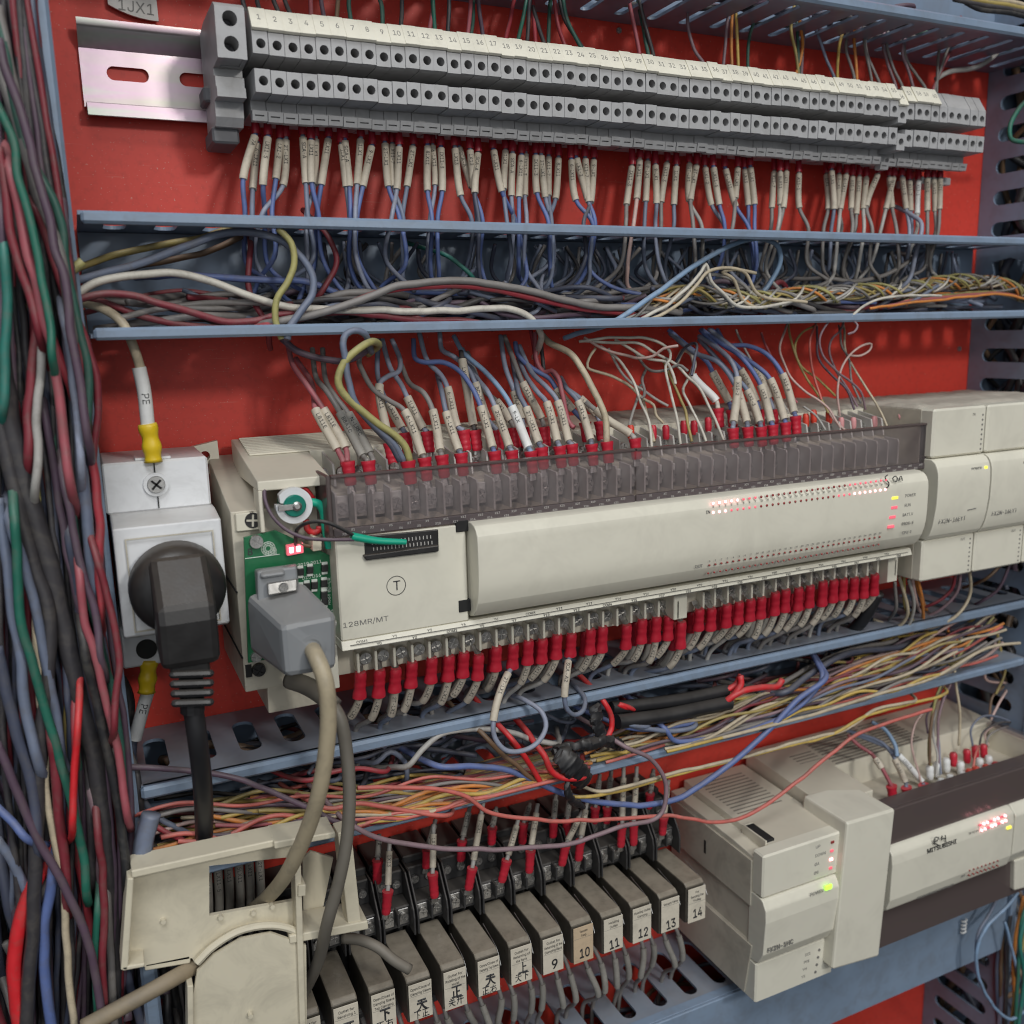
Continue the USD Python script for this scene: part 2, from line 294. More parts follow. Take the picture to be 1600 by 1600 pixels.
MATS['zinc'] = usdkit.material(stage, '/World/Looks/zinc', {'g': ('geometry', {}), 'mp': ('mapping', {'scale': (6.0, 20.0, 70.0)}), 'n': ('noise_texture', {'scale': 1.0, 'detail': 4.0}), 'n2': ('noise_texture', {'scale': 40.0, 'detail': 5.0}),
    'r': ('rgb_ramp', {'ramp': [(0.25, (0.46, 0.46, 0.38)), (0.42, (0.54, 0.40, 0.48)), (0.52, (0.46, 0.50, 0.43)), (0.62, (0.55, 0.42, 0.47)), (0.8, (0.36, 0.38, 0.28))]}), 'mr': ('map_range', {'from_min': 0.3, 'from_max': 0.7, 'to_min': 0.26, 'to_max': 0.44}), 'p': ('principled_bsdf', {'metallic': 0.88})},
    [('g.position', 'mp.vector'), ('mp.vector', 'n.vector'), ('g.position', 'n2.vector'), ('n.fac', 'r.fac'), ('r.color', 'p.base_color'), ('n2.fac', 'mr.value'), ('mr.result', 'p.roughness')], surface='p.BSDF')
plastic('vent', (0.20, 0.18, 0.15), 0.8, 0.1, bump=0)
plastic('clip_metal', (0.42, 0.41, 0.39), 0.5, 0.15, metal=0.9, scale=200, grime=0.4)
plastic('sleeve_dusty', (0.40, 0.355, 0.29), 0.65, 0.15, dust=0.2, scale=160, grime=0.4)
MATS['smoky_mid'] = usdkit.material(stage, '/World/Looks/smoky_mid', {'t': ('transparent_bsdf', {'color': (0.55, 0.50, 0.51)}), 'gl': ('principled_bsdf', {'base_color': (0.17, 0.145, 0.15), 'roughness': 0.2}), 'm': ('mix_closure', {'fac': 0.5})},
    [('t.BSDF', 'm.closure1'), ('gl.BSDF', 'm.closure2')], surface='m.closure')
# ---------------------------------------------------------------- the setting: painted mounting plate and the cabinet behind it
obj('mounting_plate', box(-140, 760, -640, 330, -3, 0, 0.2), 'red_paint', kind='structure')
obj('cabinet_wall', cat([box(-150, -140, -640, 330, -3, 110, 0.2), box(760, 768, -640, 330, -3, 200, 0.2)]), 'blue_clean', kind='structure')

# ---------------------------------------------------------------- wiring ducts
def slots(u0, u1, pitch, w, a, b, start=0.0):
    out, u = [], u0 + start
    while u < u1 - w:
        r = w / 2; out.append(sbox(u, a + r, u + w, b - r).union(Point(u + r, a + r).buffer(r, 6)).union(Point(u + r, b - r).buffer(r, 6))); u += pitch
    return out
def wall_h(x0, x1, z, d1, pitch=18.6, w=7.0, a=12, b=46, start=9, t=1.4):
    p = sbox(x0, 0.3, x1, d1)
    for s in slots(x0, x1, pitch, w, a, b, start): p = p.difference(s)
    return extr(p, 'xd', z, z + t)
def wall_v(z0, z1, x, d1, zs, w=8.5, a=11, b=48, t=1.4):
    p = sbox(z0, 0.3, z1, d1)
    for z in zs: p = p.difference(sbox(z - w / 2, a + w / 2, z + w / 2, b - w / 2).union(Point(z, a + w / 2).buffer(w / 2, 6)).union(Point(z, b - w / 2).buffer(w / 2, 6)))
    return extr(p, 'zd', x, x + t)
D1 = thing('wiring_duct', 'blue slotted duct between the terminal row and the long controller, its cover off', 'wiring duct')
obj('duct_wall', wall_h(5.5, 520, 43.5, 57, w=8.0), 'blue_paint', D1); obj('duct_wall', wall_h(5.5, 520, 1.4, 58, w=8.0), 'blue_paint', D1)
obj('duct_back', box(5.5, 519, 2.9, 43.4, 0.2, 1.6, 0.2), 'blue_paint', D1)
for z in (40.3, 0.6): obj('rolled_lip', box(6.4, 527, z, z + 4.3, 55.5, 60.6, 1.3), 'blue_clean', D1)
D2 = thing('wiring_duct', 'blue slotted duct under the long controller, heaped with yellow and red wires', 'wiring duct')
obj('duct_wall', wall_h(5.5, 521, -171.6, 58, start=3, w=9.0, a=14, b=46), 'blue_paint', D2); obj('duct_wall', wall_h(5.5, 521, -210.6, 58), 'blue_paint', D2)
obj('duct_back', box(5.5, 520, -209, -172, 0.2, 1.6, 0.2), 'blue_paint', D2)
obj('rolled_lip', box(5.2, 518, -175.4, -170.2, 55.5, 60.6, 1.4), 'blue_clean', D2); obj('rolled_lip', box(5.2, 518, -213.2, -208.6, 55.5, 60.6, 1.4), 'blue_clean', D2)
D3 = thing('wiring_duct', 'blue slotted duct along the bottom with its flat cover on', 'wiring duct')
obj('duct_wall', wall_h(5.5, 560, -368.0, 58, start=4, pitch=20.2, a=11, b=50, w=8.5), 'blue_paint', D3)
obj('duct_cover', cat([box(5.5, 532, -414.5, -366.4, 58.3, 60.2, 0.8), box(5.5, 532, -367.3, -366.3, 53.0, 58.3, 0.3), box(5.5, 532, -414.6, -413.6, 48, 58.3, 0.3)]), 'blue_clean', D3)
obj('duct_wall', wall_h(5.5, 560, -413.4, 57), 'blue_paint', D3)
D4 = thing('wiring_duct', 'blue slotted duct along the top edge above the terminal row', 'wiring duct')
obj('duct_wall', wall_h(5.5, 600, 148.0, 58, start=2, pitch=18.6, w=5.5, a=10, b=52), 'blue_paint', D4)
obj('rolled_lip', box(5.2, 640, 147.0, 152.0, 55.5, 60.6, 1.4), 'blue_clean', D4); obj('duct_back', box(5.5, 600, 149.6, 200, 0.2, 1.6, 0.2), 'blue_paint', D4)
D5 = thing('wiring_duct', 'upright blue duct at the left edge packed with cables', 'wiring duct')
obj('duct_wall', wall_v(-560, 300, 1.4, 58, [280 - 19 * i for i in range(44)]), 'blue_paint', D5)
obj('rolled_lip', box(-2.4, 3.9, -560, 300, 55.5, 60.6, 1.6), 'blue_clean', D5); obj('duct_back', box(-66, 1.3, -560, 300, 0.2, 1.6, 0.2), 'blue_paint', D5); obj('duct_wall', box(-67.5, -66.1, -560, 300, 0.2, 58, 0.2), 'blue_paint', D5)
D6 = thing('wiring_duct', 'upright blue duct on the right with a row of long slots in its side', 'wiring duct')
zs = [147, 128, 110, 91.5, 73, 54.5, -2.5, -22, -40.5] + [-59 - 18.7 * i for i in range(26)] + [166, 185, 204]
p_ = sbox(-560, 0.3, 300, 60)
for z in zs: p_ = p_.difference(sbox(z - 4.2, 14, z + 4.2, 46).union(Point(z, 14).buffer(4.2, 6)).union(Point(z, 46).buffer(4.2, 6)))
p_ = p_.difference(Polygon([(16, 10), (21, 8), (27, 14), (35, 12), (37, 24), (33, 38), (36, 48), (22, 50), (14, 44), (12, 30), (15, 20)]))
obj('duct_wall', extr(p_, 'zd', 523.4, 525.0), 'blue_clean', D6)
obj('duct_wall', box(600, 602, -560, 300, 0.3, 60, 0.2), 'blue_paint', D6); obj('duct_back', box(525.1, 599.9, -560, 300, 0.2, 1.6, 0.2), 'blue_paint', D6)
obj('rolled_lip', box(521.5, 526.5, -560, 300, 60.1, 64, 1.2), 'blue_clean', D6); obj('rolled_lip', box(598, 603.5, -560, 300, 60.1, 64, 1.2), 'blue_clean', D6)

# ---------------------------------------------------------------- mounting rail, label tag, end clamp, terminal blocks
rail = thing('mounting_rail', 'iridescent zinc-plated top-hat rail with oblong slots at upper left', 'mounting rail')
zr = 104.0
web = sbox(13.2, zr - 13.2, 472, zr + 8.4)
for i in range(12):
    x0 = 22.5 + 27.2 * i
    web = web.difference(sbox(x0 + 2.6, zr - 2.6, x0 + 13, zr + 2.6).union(Point(x0 + 2.6, zr).buffer(2.6, 6)).union(Point(x0 + 13, zr).buffer(2.6, 6)))
obj('rail_web', extr(web, 'xz', 1.2, 2.2), 'zinc', rail)
obj('rail_flange', extr(Polygon([(1.2, zr + 8.5), (2.3, zr + 8.5), (4.2, zr + 10.2), (8.2, zr + 14.0), (8.9, zr + 15.2), (8.9, zr + 17.5), (7.9, zr + 17.5), (7.9, zr + 15.6), (1.2, zr + 9.8)]), 'dz', 13.2, 472), 'zinc', rail, smooth=40)
obj('rail_flange', cat([box(13.8, 472, zr - 13.6, zr - 12.6, 2.2, 7.5, 0.3), box(13.8, 472, zr - 17.5, zr - 12.6, 7.5, 8.5, 0.4)]), 'zinc', rail)
tag = thing('label_tag', 'curled translucent tag reading 1JX1 hanging above the left end of the rail', 'label tag')
xs = np.linspace(25.5, 43.6, 9); prof = [(x, 124.6 + 4.2 * ((43.6 - x) / 18.1) ** 2.2) for x in xs]
obj('tag_body', extr(Polygon(prof + [(43.4, 141), (25.2, 141)]), 'xz', 2.0, 3.4), 'clear_tag', tag)
obj('tag_lettering', text('1JX1', 28.5, 127.3, 3.42, 4.0, -0.06), 'ink_grey', tag)

Zt = 101.5
def clamp_shape():
    s = [(8, -20), (30, -20.5), (33, -17.5), (33, -12), (41, -12), (41, -8.5), (39, -8), (39, -4.5), (36, -3.5), (36, -1), (49, -0.5), (49.5, 17), (46, 19), (20, 19.5), (8, 18)]
    m = m3.CrossSection([np.array(s, float)]).extrude(10.6)
    for z in (4.5, 13.0): m -= m3.Manifold.cylinder(16, 2.7, 2.7, 16).rotate([0, 90, 0]).translate([36, z, 5.2])
    m -= m3.Manifold.cube([12, 4, 7]).translate([38.4, -4.4, 2])
    v, f = arr(m); return np.c_[v[:, 2], -v[:, 0], v[:, 1]], f[:, ::-1]
v_, f_ = clamp_shape()
if trimesh.Trimesh(v_, f_, process=False).volume < 0: f_ = f_[:, ::-1]
ec = thing('end_clamp', 'wide grey end clamp with two large screw holes left of terminal one', 'end clamp')
obj('clamp_body', (v_ + [58.2, 0, Zt], f_), 'grey_terminal', ec)
for z in (4.5, 13.0): obj('clamp_screw', screw(58.2 + 5.2, Zt + z, 38.5, 2.5), 'grey_dark', ec)
obj('clamp_foot', cat([box(57.2, 67.5, Zt - 26, Zt - 19.8, 6, 27, 0.8), box(55.8, 59.4, Zt - 10, Zt - 4, 9, 22, 1.2)]), 'grey_dark', ec)
def term_shape(w=5.75):
    s = [(9, -15.2), (32.5, -15.2), (33.2, -18.8), (36.6, -18.8), (37.4, -15.2), (34.5, -14.8), (34.5, -11.2), (47, -10.8), (47.2, -2.6), (45, -2.1), (15, -1.5), (14, 0), (15, 1.6), (45, 2.2), (47.2, 2.7), (47.0, 10.6), (42, 18.4), (33, 20.8), (9, 20.5)]
    m = m3.CrossSection([np.array(s, float)[::-1]], m3.FillRule.NonZero).extrude(w)
    for z in (-6.7, 6.3): m -= m3.Manifold.cylinder(16, 1.75, 1.75, 14).rotate([0, 90, 0]).translate([35, z, w / 2 + 0.25])
    m -= m3.Manifold.cube([4, 0.5, w * 0.62]).translate([35.6, -17.2, w * 0.16])
    v, f = arr(m); V = np.c_[v[:, 2], -v[:, 0], v[:, 1]]
    return (V, f if trimesh.Trimesh(V, f, process=False).volume > 0 else f[:, ::-1])
TS = term_shape(); NT = 66; XT = lambda k: 71.4 + 5.965 * (k - 1)
for k in range(1, NT + 1):
    num = '%d' % k; odd = k == 56
    if k <= 30: lab, grp = 'grey screw terminal block %s from the left, its cream marker printed %s' % (nth(k), num), 'numbered terminal blocks'
    elif odd: lab, grp = 'odd grey terminal block set lower than its neighbours near the right end of the row', None
    elif k <= 60: lab, grp = 'grey terminal block %s from the left, its cream marker hard to read' % nth(k), 'terminal blocks with unreadable markers'
    else: lab, grp = 'grey terminal block without a marker, %s from the right end of the row' % nth(67 - k), 'unmarked end terminal blocks'
    t = thing('terminal_block', lab, 'terminal block', grp)
    x, z = XT(k), Zt + random.uniform(-0.25, 0.25) - (2.6 if odd else 0); dd = random.uniform(-0.35, 0.35)
    obj('terminal_body', (TS[0] + [x, -dd, z], TS[1]), 'grey_terminal', t)
    for zz in (-6.7, 6.3): obj('clamp_screw', screw(x + 3.1, z + zz, 38.3 + dd, 1.7), 'grey_dark', t)
    if k <= 60:
        w = 5.8; a, b = np.array([47.5, 10.8]), np.array([42.4, 18.9]); n = np.array([b[1] - a[1], -(b[0] - a[0])]); n = n / np.linalg.norm(n); q0, q1 = a + n * 1.1, b + n * 1.1
        P = [(x + e, -(q[0] + dd), z + q[1]) for e in (0.1, w) for q in (a, b, q0, q1)]
        obj('marker_tag', rothull(np.array(P), 0.15), 'marker', t)
        v, f = text(num, 0, 0, 0, 2.5, center=True, dep=0.1); ax = (b - a) / np.linalg.norm(b - a); c = (q0 + q1) / 2
        up = np.array([0, -ax[0], ax[1]]); nn = np.array([0, -n[0], n[1]])
        V = np.array([x + w / 2, -(c[0] + dd), z + c[1]]) + np.outer(v[:, 0] * 0.8, [1, 0, 0]) + np.outer(v[:, 2] - 0.9, up) + np.outer(-v[:, 1] + 0.12, nn)
        obj('marker_number', (V, f), 'ink_grey', t)
es = thing('end_clamp', 'plain grey end stop behind the right end of the terminal row', 'end clamp')
obj('stop_body', rothull(np.array([(x, -d, Zt + z) for x in (447, 468.5) for d, z in ((5, -24), (23, -24), (23, -21), (5, -21))]), 0.6), 'grey_terminal', es); obj('stop_head', box(447, 469, Zt + 11, Zt + 18.5, 24, 40, 1.5), 'grey_terminal', es)

for i, (x, y, r) in enumerate(((968, 47, 1.5), (1500, 545, 1.6))):
    p = U(x, y, 1); t = thing('plate_screw', ['small pale screw head on the red plate above the terminal row', 'small screw head on the red plate near the slotted right duct'][i], 'screw'); obj('screw_head', screw(p[0], p[2], 0, r), 'steel', t)
# ---------------------------------------------------------------- the long controller
plc = thing('programmable_controller', 'long cream controller with rows of red lights and a smoky terminal cover', 'controller')
def hz(pts, x0, x1, r=0.5, fine=False):
    q = Polygon(pts).buffer(-r, join_style=2); q = list(q.exterior.coords)[:-1] if not q.is_empty and q.geom_type == 'Polygon' else pts
    if fine:
        c = Polygon(pts).buffer(-3.2).buffer(3.2 - r, 10); q = list(c.simplify(0.01).exterior.coords)[:-1]
    return rothull(np.array([(x, -d, z) for x in (min(x0, x1) + r, max(x0, x1) - r) for d, z in q], float), r)
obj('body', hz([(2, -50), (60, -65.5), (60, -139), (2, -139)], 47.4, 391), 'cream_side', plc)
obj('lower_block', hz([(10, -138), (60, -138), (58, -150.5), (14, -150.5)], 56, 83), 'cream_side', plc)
obj('top_housing', hz([(9, -42.8), (69, -53.2), (69, -57), (9, -57)], 57, 84.5), 'cream', plc)
obj('top_housing', cat([box(57, 58.6, -73, -56.8, 58, 69, 0.3), box(49, 57.3, -73, -66, 58, 62, 0.3)]), 'cream', plc)
obj('top_housing', hz([(9, -42.5), (37, -46.8), (37, -60), (9, -60)], 84.6, 396), 'cream', plc)
for i in range(11): obj('vent_rib', box(60, 190, -43.1 - i * 0.42, -42.2 - i * 0.42, 11 + 2.4 * i, 12.1 + 2.4 * i, 0.2), 'cream', plc)
tab_ = Polygon([U(*p, 5)[[0, 2]] for p in ((299, 698), (339, 688), (345, 740), (326, 740), (326, 724), (301, 724))]).difference(Point(*U(320, 712, 5)[[0, 2]]).buffer(2.1, 8))
obj('mounting_tab', extr(tab_, 'xz', 2.2, 6), 'cream', plc)
obj('seam', box(46.9, 47.6, -97.6, -96.9, 6, 60.4, 0.1), 'hole', plc); obj('seam', box(46.9, 47.6, -124.6, -123.9, 6, 60.4, 0.1), 'hole', plc)
# two rows of input terminals
obj('terminal_deck', hz([(36, -58), (60, -62), (60, -74), (36, -74)], 84.6, 394, 0.3), 'cream_side', plc)
for i in range(41):
    x = 86 + 7.55 * i
    obj('terminal_divider', hz([(60, -60.0), (69, -60.6), (69.6, -62), (69.6, -73.8), (60, -73.8)], x, x + 0.9, 0.15), 'clear_tag', plc)
    obj('terminal_divider', hz([(36, -47.5), (54, -51), (56, -60), (36, -60)], x + 3.6, x + 4.5, 0.15), 'clear_tag', plc)
    if i < 40: obj('terminal_screw', screw(x + 4.2, -68.0, 63, 2.6), 'steel', plc); obj('contact_plate', box(x + 1.3, x + 7.1, -72, -63, 60.2, 62.6, 0.3), 'clear_tag', plc); obj('terminal_screw', screw(x + 0.6, -55, 50, 2.3), 'steel', plc)
for a, b in ((82.6, 218.5), (219.2, 397.6)):
    c = obj('smoky_cover', cat([box(a, b, -72.6, -52.6, 77.6, 79.2, 0.5), box(a, b, -53.8, -52.4, 74.5, 77.6, 0.3)]), 'smoky_clear', plc)
    obj('cover_edge', box(a, b, -53.0, -51.9, 76.2, 79.6, 0.35), 'smoky_dark', c)
    obj('label_strip', box(a, b, -76.0, -72.7, 77.4, 79.4, 0.4), 'smoky_mid', c)
    for i in range(int((b - a) / 7.6)):
        obj('strip_print', cat([text('X%d' % (i * 2), a + 3 + 7.6 * i, -75.4, 79.45, 0.9), text('X%d' % (i * 2 + 1), a + 6.5 + 7.6 * i, -73.9, 79.45, 0.9)]), 'clear_tag', c)
obj('cover_end', box(80.6, 82.4, -77, -51.9, 60, 79.3, 0.9), 'smoky_dark', plc)
obj('cover_end', box(397.0, 398.4, -76.5, -52, 60, 79.3, 0.6), 'smoky_dark', plc)
# front: plain panel, long curved cover with lights
obj('front_panel', box(82.8, 137, -118, -76.6, 60, 79, 0.6), 'cream_face', plc)
obj('long_cover', hz([(66, -75.4), (82.5, -75.7), (85.4, -76.6), (87.2, -78.2), (88.3, -80.4), (88.7, -83.5), (88.7, -96), (88.4, -101), (87.7, -105), (86.4, -109), (84.4, -112.6), (81.5, -115.4), (78, -116.4), (66, -116.4)], 138, 390.4, 0.5), 'cream_face', plc, smooth=35)
obj('latch_gap', box(132.6, 137.9, -79.6, -75.0, 70, 79.6, 0.2), 'hole', plc); obj('latch_gap', box(132.6, 137.9, -113.6, -108.6, 70, 79.5, 0.2), 'hole', plc)
cn = obj('port_connector', cat([slab('569,838 685,827 686,858 571,873', 66, 79.6, 0.4), slab('569,868 686,852 686,862 572,876', 66, 81, 0.4)]), 'black_plastic', plc)
for i in range(17):
    for k, yy in enumerate((849, 858)):
        p = U(582 + i * 5.7 + k * 2, yy - i * 0.62, 80); obj('contact', box(p[0] - 0.18, p[0] + 0.18, p[2] - 0.7, p[2] + 0.7, 79.4, 79.9, 0.05), 'clear_tag', cn)
p = U(619, 915, 79); obj('panel_print', cat([sweep(np.array([[p[0] + 3.9 * math.cos(a), -79.02, p[2] + 3.9 * math.sin(a)] for a in np.linspace(0, 2 * math.pi, 40)]), 0.16, 5), text('T', p[0], p[2] - 1.9, 79, 3.9, center=True)]), 'ink', plc)
p = U(535, 983, 79); obj('panel_print', text('128MR/MT', p[0], p[2] + 0.4, 79, 2.0, 0.01, width=18.5), 'ink_grey', plc)
obj('terminal_label_strip', hz([(60, -117.9), (79, -118.0), (80.4, -121.6), (60, -121.6)], 82.6, 391, 0.3), 'cream_face', plc)
lt = ['COM1', 'Y0', 'Y1', 'Y2', 'Y3', 'COM2', 'Y4', 'Y5', 'Y6', 'Y7', 'COM3', 'Y10', 'Y11', 'Y12', 'Y13', 'COM4', 'Y14', 'Y15', 'Y16', 'Y17']
for i in range(40):
    x = 88.5 + 7.45 * i
    obj('strip_print', text(lt[i % 20] if i < 20 else 'Y%o' % (i + 4), x + (i % 2) * 0.6, -119.6 - 1.6 * (i % 2), 80.4 - 0.9 * (1 - i % 2), 1.15), 'ink_grey', plc)
for z in (-119.75, -121.45): obj('strip_line', box(86, 388, z - 0.06, z + 0.06, 79.3 + (z < -120) * 0.7, 80.3 + (z < -120) * 0.3, 0.02), 'ink_grey', plc)
obj('output_deck', box(82, 391, -140, -121.7, 30, 57, 0.3), 'grey_dark', plc)
LS = [(570.5 + 0, 1028), (598, 1023.6), (626.5, 1018.6), (654, 1014), (680.5, 1009), (707, 1004), (733, 999), (758.5, 994.5), (783.6, 990), (808.4, 985), (832.4, 981.8), (856.8, 976), (880, 972), (903, 968.8), (926.3, 964.6), (948, 962), (970, 957.8), (991.6, 953), (1013, 949), (1034, 945.4)]
RS = [(1103.3, 932), (1121, 927), (1141, 923), (1160, 921), (1178, 920), (1196, 914), (1215, 911), (1234, 907), (1252, 904), (1270, 901), (1288, 896), (1306, 893), (1324, 890), (1340, 887), (1357, 884), (1373, 881)]
for a in (LS, RS):
    q = [U(x, y, 62) for x, y in a]; zz = np.mean([p[2] for p in q])
    st = np.median(np.diff([p[0] for p in q]))
    for i, p in enumerate(q):
        obj('terminal_screw', screw(p[0], p[2], 61.5, 2.75), 'steel', plc)
        obj('terminal_divider', box(p[0] - st / 2 - 0.6, p[0] - st / 2 + 0.6, p[2] - 5.0, p[2] + 3.6, 50, 65.5, 0.25), 'cream_face', plc)
        obj('contact_plate', box(p[0] - st / 2 + 0.9, p[0] + st / 2 - 0.9, p[2] - 3, p[2] + 3, 57, 59.8, 0.2), 'steel', plc)
    obj('terminal_divider', box(q[-1][0] + st / 2 - 0.6, q[-1][0] + st / 2 + 0.6, q[-1][2] - 5.5, q[-1][2] + 3.6, 50, 70, 0.25), 'cream_face', plc)
obj('output_end', hz([(30, -121.8), (71, -121.8), (71, -140), (30, -140)], 79.6, 82.9, 0.4), 'cream_face', plc)
p = U(1385, 880, 70); obj('output_end', hz([(30, p[2] + 4), (70, p[2] + 4), (70, p[2] - 11), (60, p[2] - 15), (30, p[2] - 15)], p[0] + 1.5, 392.5, 0.4), 'cream_face', plc)
p = U(1050, 945, 70); obj('output_end', box(p[0] + 1.2, p[0] + 9, p[2] - 8, p[2] + 4, 40, 70, 0.4), 'cream_face', plc)
# lights
def lamp_row(a, b, n, fn, d=88.85, r=0.62):
    A, B = U(*a, d), U(*b, d)
    for i in range(n):
        q = A + (B - A) * i / (n - 1); m = fn(i); obj('indicator_light', move(lathe([(r, 0), (r, 0.35), (r * 0.6, 0.6)], 10), q[0], q[2], d - 0.4), m, plc)
lamp_row((1115, 786.5), (1385, 750), 32, lambda i: 'led_red' if i < 5 else 'led_dim' if i < 8 or i > 23 else 'led_off')
lamp_row((1115, 801), (1384, 765), 32, lambda i: 'led_red' if i in (0, 1, 2, 25, 26, 27, 28, 29, 30, 31) else 'led_dim' if i < 8 or i > 21 else 'led_off')
lamp_row((1109, 883.5), (1375, 839), 32, lambda i: 'led_off', 87.75, 0.5); lamp_row((1107, 896), (1373, 851), 32, lambda i: 'led_off', 86.7, 0.5)
for x, y, m in ((1398, 778, 'led_yellow'), (1397, 793, 'led_dim'), (1394, 808, 'led_dim'), (1392, 823, 'led_dim')):
    p = U(x, y, 88.6); obj('status_light', box(p[0] - 2.2, p[0] + 2.2, p[2] - 0.75, p[2] + 0.75, 88.2, 89.0, 0.2), m, plc)
for t, x, y in (('POWER', 1414, 777), ('RUN', 1413, 792), ('BATT.V', 1410, 807), ('PROG-E', 1409, 821), ('CPU-E', 1409, 835), ('IN', 1103, 803), ('OUT', 1088, 889)):
    p = U(x, y, 88.7); obj('cover_print', text(t, p[0], p[2], 88.72 if t != 'OUT' else 87.6, 1.5, 0.0), 'ink_grey', plc)
p = U(1385, 757, 88.7)
obj('handwriting', cat([sweep(spline(PTS('1387,742,88.75 1383,746 1386,751 1389,755 1388,760 1384,763'), 0.5), 0.28, 5), sweep(spline(PTS('1396,752,88.75 1395,747 1399,744 1402,747 1401,752 1397,753'), 0.5), 0.26, 5), sweep(spline(PTS('1404,752,88.75 1406,746 1408,744 1410,751'), 0.5), 0.24, 5), sweep(PTS('1404,749,88.75 1410,748'), 0.2, 5)]), 'ink', plc)
for i in range(32):
    for (a, b, dd) in (((1115, 792), (1385, 756), 88.7), ((1109, 877), (1375, 833), 88.4)):
        q = U(*a, dd) + (U(*b, dd) - U(*a, dd)) * i / 31.0; obj('cover_print', text('%o' % i, q[0] - 0.5, q[2] - 0.4, dd, 0.85), 'ink_grey', plc)

# communication board, battery, grey plug
bd = thing('circuit_board', 'green circuit board with a glowing red light at the left end of the long controller', 'circuit board')
obj('board', cat([slab('381,840 430,829 433,850 527,873 530,985 420,1030 388,1036', 66.5, 68, 0.15)]), 'pcb', bd)
p = U(400, 846, 68); obj('board_screw', screw(p[0], p[2], 68, 2.7), 'steel', bd)
p = U(400, 1026, 68); obj('board_screw', screw(p[0], p[2], 68, 2.2), 'steel', bd)
obj('red_light', slab('448,853 474,848 475,864 449,869', 68, 70.6, 0.3), 'led_dim', bd)
for a in ('452,856 459,855 459,864 453,865', '463,854 470,853 470,862 464,863'): obj('light_element', slab(a, 70, 71.2, 0.2), 'led_red', bd)
for x, y in ((470, 894), (485, 891), (508, 888), (480, 917), (492, 915), (507, 912), (507, 930), (470, 920), (508, 940)):
    c = obj('chip', slab('%d,%d %d,%d %d,%d %d,%d' % (x - 5, y - 5, x + 5, y - 6, x + 5, y + 5, x - 5, y + 6), 68, 69.6, 0.2), 'black_plastic', bd)
    for s in (-9, 6): obj('solder_pad', slab('%d,%d %d,%d %d,%d %d,%d' % (x - 5, y + s, x + 4, y + s - 1, x + 4, y + s + 3, x - 5, y + s + 4), 68, 69.1, 0.15), 'pcb_white', c)
p = U(419, 857, 68); obj('board_print', cat([sweep(np.array([[p[0] + r * math.cos(a), -68.05, p[2] + r * math.sin(a)] for a in np.linspace(0, 2 * math.pi, 26)]), 0.13, 4) for r in (1.1, 1.9, 2.6)] + [sweep(np.array([[p[0] + 1.1 * math.cos(a), -68.05, p[2] + 1.1 * math.sin(a)], [p[0] + 2.6 * math.cos(a), -68.05, p[2] + 2.6 * math.sin(a)]]), 0.12, 4) for a in np.linspace(0, 6.28, 13)]), 'pcb_white', bd)
p = U(382, 873, 68); obj('board_print', sweep(np.array([U(383, 873, 68.05), U(437, 866, 68.05)]), 0.16, 4), 'pcb_white', bd)
p = U(386, 868, 68); obj('board_print', text('8', p[0], p[2], 68, 2.6, bold=True), 'ink', bd)
for t, x, y, an in (('ASSY BD-CR', 516, 945, 1.5), ('JY331 94V-0', 525, 965, 1.5), ('2010 2011', 465, 886, 0.05), ('D15 D16', 472, 906, 0.05), ('BD', 432, 866, 1.5), ('REV 3', 508, 968, 0.6)):
    p = U(x, y, 68); obj('board_print', text(t, p[0], p[2], 68, 1.3, an), 'pcb_white', bd)
obj('board_socket', slab('488,838 503,842 503,860 489,862', 60, 73, 0.4), 'cream_old', bd)
bat = thing('backup_battery', 'round green battery with a white rim and soldered leads above the circuit board', 'battery')
p = U(460, 790, 72)
rim = Point(0, 0).buffer(7.0, 16).difference(Polygon([(0, 0.6), (-9, 0.8), (-9, 5.8), (-5.6, 5.5), (-5.2, 1.4)])).difference(Point(0, 0).buffer(4.2, 12))
obj('battery_rim', extr(affinity.translate(rim, p[0], p[2]), 'xz', 68.5, 72), 'white_plastic', bat)
obj('battery_cell', move(lathe([(4.3, 60), (4.3, 73.0), (3.9, 73.4)], 24), p[0], p[2]), 'battery_green', bat, smooth=40)
obj('solder_tab', box(p[0] - 6.6, p[0] + 1.6, p[2] - 1.2, p[2] + 1.0, 73.5, 74.2, 0.2), 'steel', bat); obj('solder_tab', move(lathe([(1.8, 73.4), (1.8, 74.4), (1.0, 75.0)], 14), p[0] + 0.6, p[2]), 'steel', bat)
obj('insulating_tube', tube(PTS('486,785,70 497,787 505,798 508,820 512,842 515,856'), 1.7, 10), 'shrink_green', bat, smooth=50)
obj('red_lead', tube(PTS('424,762,66 440,756 462,757 480,766 490,780'), 0.9), 'wire_redb', bat, smooth=True); obj('red_lead', tube(PTS('478,812,68 480,826 488,832 498,829 499,822'), 1.3), 'wire_redb', bat, smooth=True)
obj('dark_lead', tube(PTS('413,762,68 414,780,70 424,804,73 445,826,76 475,840,80 510,843,83 553,843,83'), 0.75), 'wire_purple', bat, smooth=True); obj('black_lead', tube(PTS('462,852,70 464,828,75 480,817,80 505,815,84 530,824,84 555,838,83'), 0.75), 'wire_black', bat, smooth=True)
obj('dark_lead', tube(PTS('461,842,70 466,848 480,853 488,854'), 0.7), 'wire_brown', bat, smooth=True)
obj('insulating_tube', sweep(spline(PTS('549,838,82.5 565,841 590,845 634,847'), 1.2), np.linspace(1.7, 1.15, len(spline(PTS('549,838,82.5 565,841 590,845 634,847'), 1.2))), 10), 'shrink_green', bat, smooth=50)
